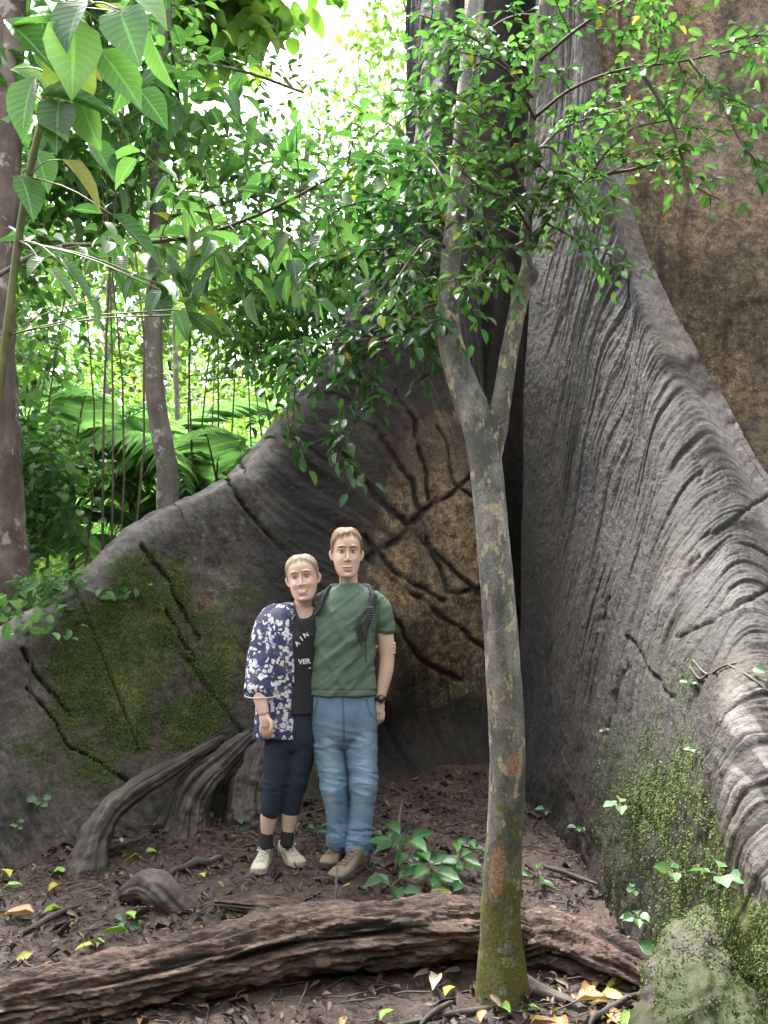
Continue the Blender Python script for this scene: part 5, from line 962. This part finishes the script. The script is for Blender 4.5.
B.limb([(327, 728, 2), (328.5, 750, 2), (332, 770, 0), (334.5, 788, -1), (337, 808, 2), (339, 828, 4), (339.5, 843, 5)], [16.3, 15.3, 13.8, 12.8, 11.8, 11.3, 11.6], 30)
B.limb([(360, 728, 2), (361, 750, 1), (363, 770, -2), (363.5, 788, -4), (362, 808, -3), (360, 832, -4), (359, 850, -4)], [16.6, 15.4, 13.8, 12.6, 11.5, 11., 11.8], 30)
def jf(co, no):
    px_, py_ = proj(co); kn = np.exp(-((py_-783)/16)**2)+1.3*sstep(818, 838, py_)+.5*np.exp(-((py_-745)/10)**2); f = 1-2*np.abs(fbm(np.stack([px_*.05+py_*.015, py_*.13-px_*.03, co[:, 1]*6], -1), 3, 441)); d = (.0025+.009*kn)*f+.003*fbm(co*16, 2, 442)
    d = d-.003*(seg(px_, py_, [(318, 700), (314, 716), (310, 722)], .9)+seg(px_, py_, [(366, 700), (371, 716), (378, 722)], .9)+seg(px_, py_, [(343, 698), (344, 742)], 1.1)); return co+no*d[:, None]
B.remesh('jeans', M_JEAN, man, .0052, 4, jf, {'fade': lambda c, n: (lambda p: np.clip(np.exp(-((p[0]-330)/9)**2)*.8+np.exp(-((p[0]-365)/8)**2)*.8, 0, 1)*sstep(700, 740, p[1])*sstep(835, 800, p[1]))(proj(c)), 'seam': lambda c, n: (lambda p: np.clip(seg(p[0], p[1], [(318, 700), (314, 716), (310, 722)], .8)+seg(p[0], p[1], [(366, 700), (371, 716), (378, 722)], .8)+seg(p[0], p[1], [(343, 698), (344, 742)], 1.1), 0, 1)*.8)(proj(c))})
M_BOOT = cloth('brown_suede', (.13, .095, .065), (.26, .20, .145), 60, .9); M_SOLE = cloth('dark_rubber', (.03, .027, .024), (.07, .06, .05)); M_LACE = cloth('boot_lace', (.12, .10, .08), (.25, .22, .18))
shoe(man, G(346, 846), G(324, 863), .108, .115, M_BOOT, M_SOLE, M_LACE, 'boot'); shoe(man, G(367, 858), G(331, 875), .112, .12, M_BOOT, M_SOLE, M_LACE, 'boot')
# watch
M_WATCH = NB('watch_black'); M_WATCH = M_WATCH.done(M_WATCH.bsdf((.02, .02, .022), .35)); M_DIAL = NB('watch_dial'); M_DIAL = M_DIAL.done(M_DIAL.bsdf((.10, .10, .11), .2, Metallic=.4))
B = MB(); a = np.linspace(0, 2*math.pi, 30); c = PW(380.6, 697.5, -1); B.tube(np.stack([c[0]+np.cos(a)*5.6*S, c[1]+np.sin(a)*5.2*S, c[2]+0*a+.002*np.cos(a)], -1), .0075, 8); wt = part('watch', B, M_WATCH, man)
B = MB(); c = PW(381, 697.5, -6.6); B.tube(np.array([c, c+A(0, -.012, 0)]), .021, 20); o = part('watch_case', B, M_WATCH, man); o.parent = wt; B = MB(); B.tube(np.array([c+A(0, -.0125, 0), c+A(0, -.0155, 0)]), .016, 20); o = part('watch_dial', B, M_DIAL, man); o.parent = wt
# backpack
bp = thing('backpack', "dark grey backpack on the man's back, its padded straps over both shoulders", 'backpack', tuple(PW(348, 680, 32)))
B = TB(); stack(B, [(584, 330, 368, 8, 30), (592, 324, 374, 14, 32), (630, 322, 376, 17, 34), (665, 322, 376, 17, 34), (678, 328, 370, 11, 32)], 40, 3.2)
B.remesh('bag', M_STRAP, bp, .008, 3)
def strap(pts, w_, th, mat, name='strap'):
    P = catmull(np.array([PW(*p) for p in pts]), 50); T = unit(np.gradient(P, axis=0)); ctr = PW(348, 620, 4); N = P-A(ctr[0], ctr[1], 0); N[:, 2] = .12*(P[:, 2] > PW(0, 596)[2]); N = unit(N-T*np.sum(N*T, 1)[:, None]); X = np.cross(T, N); V = []; w_ = np.interp(np.linspace(0, 1, 50), np.linspace(0, 1, len(w_)), w_)*S; th = th*S
    for i in range(50):
        V.append([P[i]+X[i]*a_*w_[i]+N[i]*b_*th for a_, b_ in ((-.5, 0), (-.5, .6), (-.38, 1), (.38, 1), (.5, .6), (.5, 0), (.3, -.5), (-.3, -.5))])
    B = TB(); closed(B, np.array(V), None, 8); return part(name, mk(name, np.concatenate(B.V), np.concatenate(B.F), mat, smooth=False), None, bp)
st1 = strap([(365, 594, 20), (369.5, 591, 8), (373, 593.5, -5), (373, 601, -13.5), (370.5, 613, -18), (367, 626, -20.5), (364, 640, -21)], [7, 9, 9.5, 9, 8, 4, 3], 1.9, M_STRAP)
st2 = strap([(331, 593, 20), (328, 589.5, 8), (325, 592.5, -4), (322.5, 601, -12.5), (320, 609, -15), (316, 614, -12)], [7, 9, 9, 8.5, 7, 5], 1.9, M_STRAP)
M_BK = NB('buckle_plastic'); M_BK = M_BK.done(M_BK.bsdf((.10, .105, .11), .3))
for yy in (608.5, 615.5):
    B = MB(); c = PW(370.5, yy, -21.3); q = [c+A(x*S, 0, z*S) for x, z in ((-3.4, -2.2), (3.4, -2.2), (3.4, 2.2), (-3.4, 2.2), (-3.4, -2.2))]; B.tube(np.array(q), .0035, 6); B.tube(np.array([c+A(-3.4*S, 0, 0), c+A(3.4*S, 0, 0)]), .003, 6); o = part('buckle', B, M_BK, bp); o.parent = st1
B = TB(); B.limb([(360, 616, -21), (359.5, 624, -22), (360, 632, -21.5), (361, 640, -21)], [1., 3.6, 3.4, 1.], 12, .35); o = B.remesh('pouch', M_STRAP, bp, .004, 2)
for pts in [[(364, 612, -22), (361, 622, -23), (362, 645, -21.5)], [(368, 622, -21.5), (366, 640, -22), (366.5, 660, -21)]]: 
    B = MB(); B.tube(catmull(np.array([PW(*p) for p in pts]), 14), .0035, 5); o = part('strap_end', B, M_STRAP, bp)
# ---- woman
wom = thing('person', 'smiling woman in a navy and white flowered kimono over black leggings, leaning against the man', 'person', tuple(PW(283, 860)*A(1, 1, 0)+A(0, 0, gz_(-.55, 4.6))))
H2 = Head(PW(306, 600.5, -2), 44.5, -.05, -.14, 1.09)
B = TB(); H2.build(B, .9)
B.limb([(303, 588, 7), (303, 598, 6), (302, 608, 6), (300, 618, 6)], [9.2, 8.8, 9.6, 13], 24)
stack(B, [(607, 290, 314, 8, 6), (613, 278, 320, 11, 5), (625, 275, 322, 13, 4), (650, 276, 317, 13, 2), (680, 273, 315, 14, 2), (735, 268, 313, 15, 2), (752, 272, 310, 12, 2)])
B.limb([(274, 620, 4), (264, 645, 3), (259, 668, -11), (261, 685, -19), (265, 700, -24), (267.5, 709, -26)], [9, 9.3, 9, 8, 6.2, 5.2], 22, .9)
hand(B, (267.5, 709, -26), (269.5, 718, -27), sc=.98, curl=4, thumb=1)
B.limb([(318, 620, 6), (324, 640, 24), (345, 655, 29), (372, 654, 26), (386, 650, 14)], [8, 7.5, 7, 6, 4.6], 20)
for k in range(4): B.limb([(386, 646+k*3.1, 13), (391.5, 645+k*3.1, 10), (394.3, 644+k*3.0, 4), (393, 644+k*3.0, -2)], [1.9, 1.9, 1.7, 1.3], 10)
B.limb([(384, 645, 12), (389, 640, 10), (392.5, 638, 4)], [2, 1.9, 1.4], 10)
for pts, r in (([(279, 745, 2), (274, 780, 1), (271, 806, 1), (269, 816, 2), (267.5, 826, 3), (266.5, 836, 4), (266, 846, 4)], [12, 9, 8.2, 8.6, 7.4, 5.7, 5.6]), ([(301, 745, 3), (295, 780, 3), (290, 806, 5), (289, 816, 6), (288, 826, 7), (287, 836, 7), (286, 845, 7)], [12, 9, 8.2, 8.6, 7.4, 5.7, 5.6])): B.limb(pts, r, 20)
B.remesh('body', M_SKINW, wom, .0026, 5, lambda c, n: H2.sculpt(c, n, .9), {'lip': lambda c, n: H2.lip(c, .9), 'brow': lambda c, n: np.clip(H2.brow(c, .45), 0, .8)})
H2.eyes(wom, .6)
B = MB(); q = [H2.w_((x, -17.35+.06*x*x, 9.35+.05*x*x)) for x in np.linspace(-3.9, 3.9, 9)]; B.tube(np.array(q), np.array([.2, .6, .8, .85, .9, .85, .8, .6, .2])*H2.k, 8); part('teeth', B, M_TOOTH, wom)
HW = hair_mat('ash_blonde_hair', (.16, .12, .085), (.46, .39, .31))
H2.hair(wom, HW, lambda az: np.interp(np.abs(az), [0, 30, 48, 62, 75, 85, 110, 140, 180], [42, 40.5, 37, 32, 27, 20, 16, 13, 11]), 1.2, 5)
B = TB(); B.ball((299, 588, 20), (9, 8, 9)); B.remesh('hair_bun', HW, wom, .006, 2)
# black top, leggings
B = TB(); stack(B, [(609, 287, 318, 10, 4), (614, 276, 322, 14, 4), (625, 272, 324, 16, 3), (640, 272, 321, 18.5, 1), (655, 273, 318, 18, 1), (680, 271, 317, 17, 1), (700, 269, 318, 18, 1), (712, 268, 319, 18, 1)], 48, 2.2)
def wf(co, no): return co+no*(.006*fbm(co*A(14, 14, 5), 3, 451))[:, None]
def scoop(co, no):
    co = wf(co, no); px_, py_ = proj(co); m = np.exp(-((px_-303)/8)**2)*sstep(622, 612, py_)*(co[:, 1] < YP); co[:, 1] += m*.08; return co
top = B.remesh('top', M_BLACK, wom, .005, 4, scoop)
B = TB(); stack(B, [(690, 270, 315, 16, 1), (715, 267, 317, 18, 2), (735, 266, 319, 18, 2), (748, 267, 318, 15, 2), (753, 272, 312, 9, 2)], 40)
B.limb([(281, 735, 1), (279, 755, 1), (275, 780, 0), (272, 800, 0), (270.5, 813, 1)], [16, 15, 12.6, 11, 10.2], 26); B.limb([(302, 735, 3), (300, 755, 3), (296, 780, 3), (291.5, 800, 5), (289.5, 813, 6)], [16, 14.5, 12, 10.6, 9.8], 26)
B.remesh('leggings', M_NAVY, wom, .0052, 4, lambda c, n: c+n*((.002+.005*np.exp(-((proj(c)[1]-785)/12)**2))*fbm(c*A(10, 10, 30), 3, 455))[:, None])
# flowered kimono
b = NB('flowered_kimono'); pos = b.n('NewGeometry').outputs['Position']; wp = b.n('VectorMath', operation='ADD'); nz = b.n('TexNoise'); nz.inputs['Scale'].default_value = 22; nz.inputs['Detail'].default_value = 3; b.set(nz.inputs['Vector'], pos)
sc_ = b.n('VectorMath', operation='SCALE'); b.t.links.new(nz.outputs['Color'], sc_.inputs[0]); sc_.inputs['Scale'].default_value = .045; b.set(wp.inputs[0], pos); b.t.links.new(sc_.outputs[0], wp.inputs[1])
def vor(sc, feat='F1', out='Distance'):
    v = b.n('TexVoronoi', feature=feat); v.inputs['Scale'].default_value = sc; b.t.links.new(wp.outputs[0], v.inputs['Vector']); return v.outputs[out]
big = b.ramp(vor(16), [(.50, 1.), (.56, 0.)]); pet = b.ramp(vor(46), [(.50, 1.), (.56, 0.)]); sm = b.ramp(vor(30), [(.36, 1.), (.41, 0.)]); gate = b.ramp(b.noise(pos, 13, 2), [(.44, 0.), (.47, 1.)])
fl = b.math('MAXIMUM', b.math('MULTIPLY', big, pet), b.math('MULTIPLY', sm, gate)); base = b.ramp(b.noise(pos, 11, 3), [(.42, (.028, .033, .095)), (.52, (.042, .052, .145)), (.6, (.09, .085, .13))])
fc = b.ramp(b.noise(pos, 48, 3), [(.36, (.30, .36, .62)), (.47, (.72, .70, .74)), (.62, (.72, .66, .60))]); M_KIM = b.done(b.bsdf(b.mix(fl, base, fc), .75, b.bump(b.noise(pos, 300, 2), .2, .001)))
B = TB(); stack(B, [(603, 283, 296, 9, 5), (608, 273, 297, 13, 4), (616, 266, 297, 17, 3), (635, 264, 298, 20.5, 0), (660, 262, 299, 20.5, -1), (690, 258, 299.5, 20, 0), (715, 256, 299.5, 19.5, 0), (737, 254, 299.5, 20, 0)], 48, 2.7)
B.limb([(283, 611, 4), (272, 616, 3), (266, 630, -1), (264, 650, -6), (264, 672, -12), (264, 688, -17)], [8, 11.5, 13, 14, 15.2, 16.2], 30, .72)
def kf(co, no):
    px_, py_ = proj(co); f = fbm(np.stack([px_*.10-(py_-600)*.012, py_*.012, co[:, 1]*8], -1), 3, 461); d = .013*f*sstep(610, 650, py_)
    sl = np.hypot((px_-264)/13., (co[:, 1]-(YP-18*S))/(9.5*S)) < .8; up = (no[:, 2] < -.5)&sl&(py_ > 680)&(py_ < 712); co = co+no*d[:, None]; co[up, 2] += .09
    lowz = (py_ > 731); co[lowz, 2] += (.02*(px_[lowz]-275)/25*-1*-1)*0; return co
kim = B.remesh('kimono', M_KIM, wom, .0055, 3, kf)
M_TRIM = cloth('white_trim', (.5, .5, .55), (.65, .65, .7)); B = MB(); a = np.linspace(0, 2*math.pi, 40); c = PW(264, 692.5, -17.5); B.tube(np.stack([c[0]+np.cos(a)*16.2*S, c[1]+np.sin(a)*11.6*S, c[2]+.013*np.sin(a*1+1)+.02*np.cos(a)*-.5], -1), .0032, 6); o = part('trim', B, M_TRIM, wom); o.parent = kim
# lettering on the top
def letters(txt, px_, py_, h_, rot, name='lettering'):
    cu = bpy.data.curves.new('t', 'FONT'); cu.body = txt; cu.size = h_*S*1.38; cu.align_x = 'CENTER'; cu.extrude = .0012; cu.offset = .0012; o = bpy.data.objects.new('t', cu); C.objects.link(o); dg = bpy.context.evaluated_depsgraph_get(); dg.update(); me = bpy.data.meshes.new_from_object(o.evaluated_get(dg)); bpy.data.objects.remove(o)
    o = bpy.data.objects.new(name, me); C.objects.link(o); me.materials.append(M_TXT); n = len(me.vertices); co = np.empty(n*3, np.float32); me.vertices.foreach_get('co', co); co = co.reshape(-1, 3).astype(float); cr, sr = math.cos(rot), math.sin(rot)
    x = co[:, 0]*cr-co[:, 1]*sr; z = co[:, 0]*sr+co[:, 1]*cr; p = PW(px_, py_); X = p[0]+x; Z = p[2]+z
    # wrap onto the front of the top
    tv = np.empty(len(top.data.vertices)*3, np.float32); top.data.vertices.foreach_get('co', tv); tv = tv.reshape(-1, 3)+np.array(wom.location, np.float32)
    Y = np.array([tv[(np.abs(tv[:, 0]-a_) < .012) & (np.abs(tv[:, 2]-b_) < .012), 1].min() if ((np.abs(tv[:, 0]-a_) < .012) & (np.abs(tv[:, 2]-b_) < .012)).any() else YP-.1 for a_, b_ in zip(X, Z)])
    me.vertices.foreach_set('co', np.stack([X, Y-.004-co[:, 2], Z], -1).astype(np.float32).ravel()); me.update(); o = part(name, o, None, wom); o.parent = top
M_TXT = NB('white_print'); M_TXT = M_TXT.done(M_TXT.bsdf((.75, .75, .77), .7))
for ch, x, y, r in (('A', 300.5, 643.5, .75), ('I', 304.5, 639, .65), ('N', 308.5, 635.5, .5)): letters(ch, x, y, 4.6, r)
letters('VER', 306, 662, 4.8, .05); letters('-', 311, 668, 5, 0)
# strap of a bag across her chest
def ribbon(pts, w_, mat, name, par):
    P = catmull(np.array([PW(*p) for p in pts]), 30); T = unit(np.gradient(P, axis=0)); X = np.cross(T, A(0, -1, 0)); X = unit(X); B = TB(); V = [[P[i]+X[i]*a_*w_*S+A(0, b_*S, 0) for a_, b_ in ((-.5, 0), (-.5, -.7), (.5, -.7), (.5, 0))] for i in range(30)]; closed(B, np.array(V), None, 4); return part(name, mk(name, np.concatenate(B.V), np.concatenate(B.F), mat, smooth=False), None, par)
ribbon([(293.5, 602, 4), (293.5, 604.5, -3), (295.5, 609, -9), (300, 618, -15), (307, 627, -18), (314, 635, -19)], 2.6, M_SOCK, 'strap', wom)
# socks and shoes
B = TB(); B.limb([(266.4, 834, 4), (266, 841, 4), (265.8, 848, 4)], [6.4, 6.6, 7], 18); B.remesh('sock', M_SOCK, wom, .004, 1); B = TB(); B.limb([(287, 833, 7), (286.5, 839, 7), (286, 846, 7)], [6.4, 6.6, 7], 18); B.remesh('sock', M_SOCK, wom, .004, 1)
M_SN = cloth('cream_sneaker', (.30, .28, .20), (.52, .50, .40), 60, .8); M_SNS = cloth('sneaker_sole', (.22, .21, .16), (.40, .38, .30)); M_SNL = cloth('sneaker_lace', (.55, .53, .46), (.7, .68, .6))
shoe(wom, G(268, 848), G(257, 869), .098, .095, M_SN, M_SNS, M_SNL, 'shoe'); shoe(wom, G(281, 844), G(302, 862), .096, .095, M_SN, M_SNS, M_SNL, 'shoe')
# labels that several things share get their place in the row
ORD = ['leftmost', 'second from left', 'third from left', 'fourth from left', 'fifth from left', 'sixth from left', 'seventh from left', 'eighth from left', 'ninth from left', 'tenth from left', 'eleventh from left', 'twelfth from left']
dgl = {}
for o in scene.objects:
    if o.parent is None and o.get('label'): dgl.setdefault(o['label'], []).append(o)
for l, os_ in dgl.items():
    if len(os_) > 1:
        os_.sort(key=lambda o: float(proj(np.array(o.location))[0]))
        for k, o in enumerate(os_): o['label'] = f'{l}, {ORD[k]}' if k < 12 else l
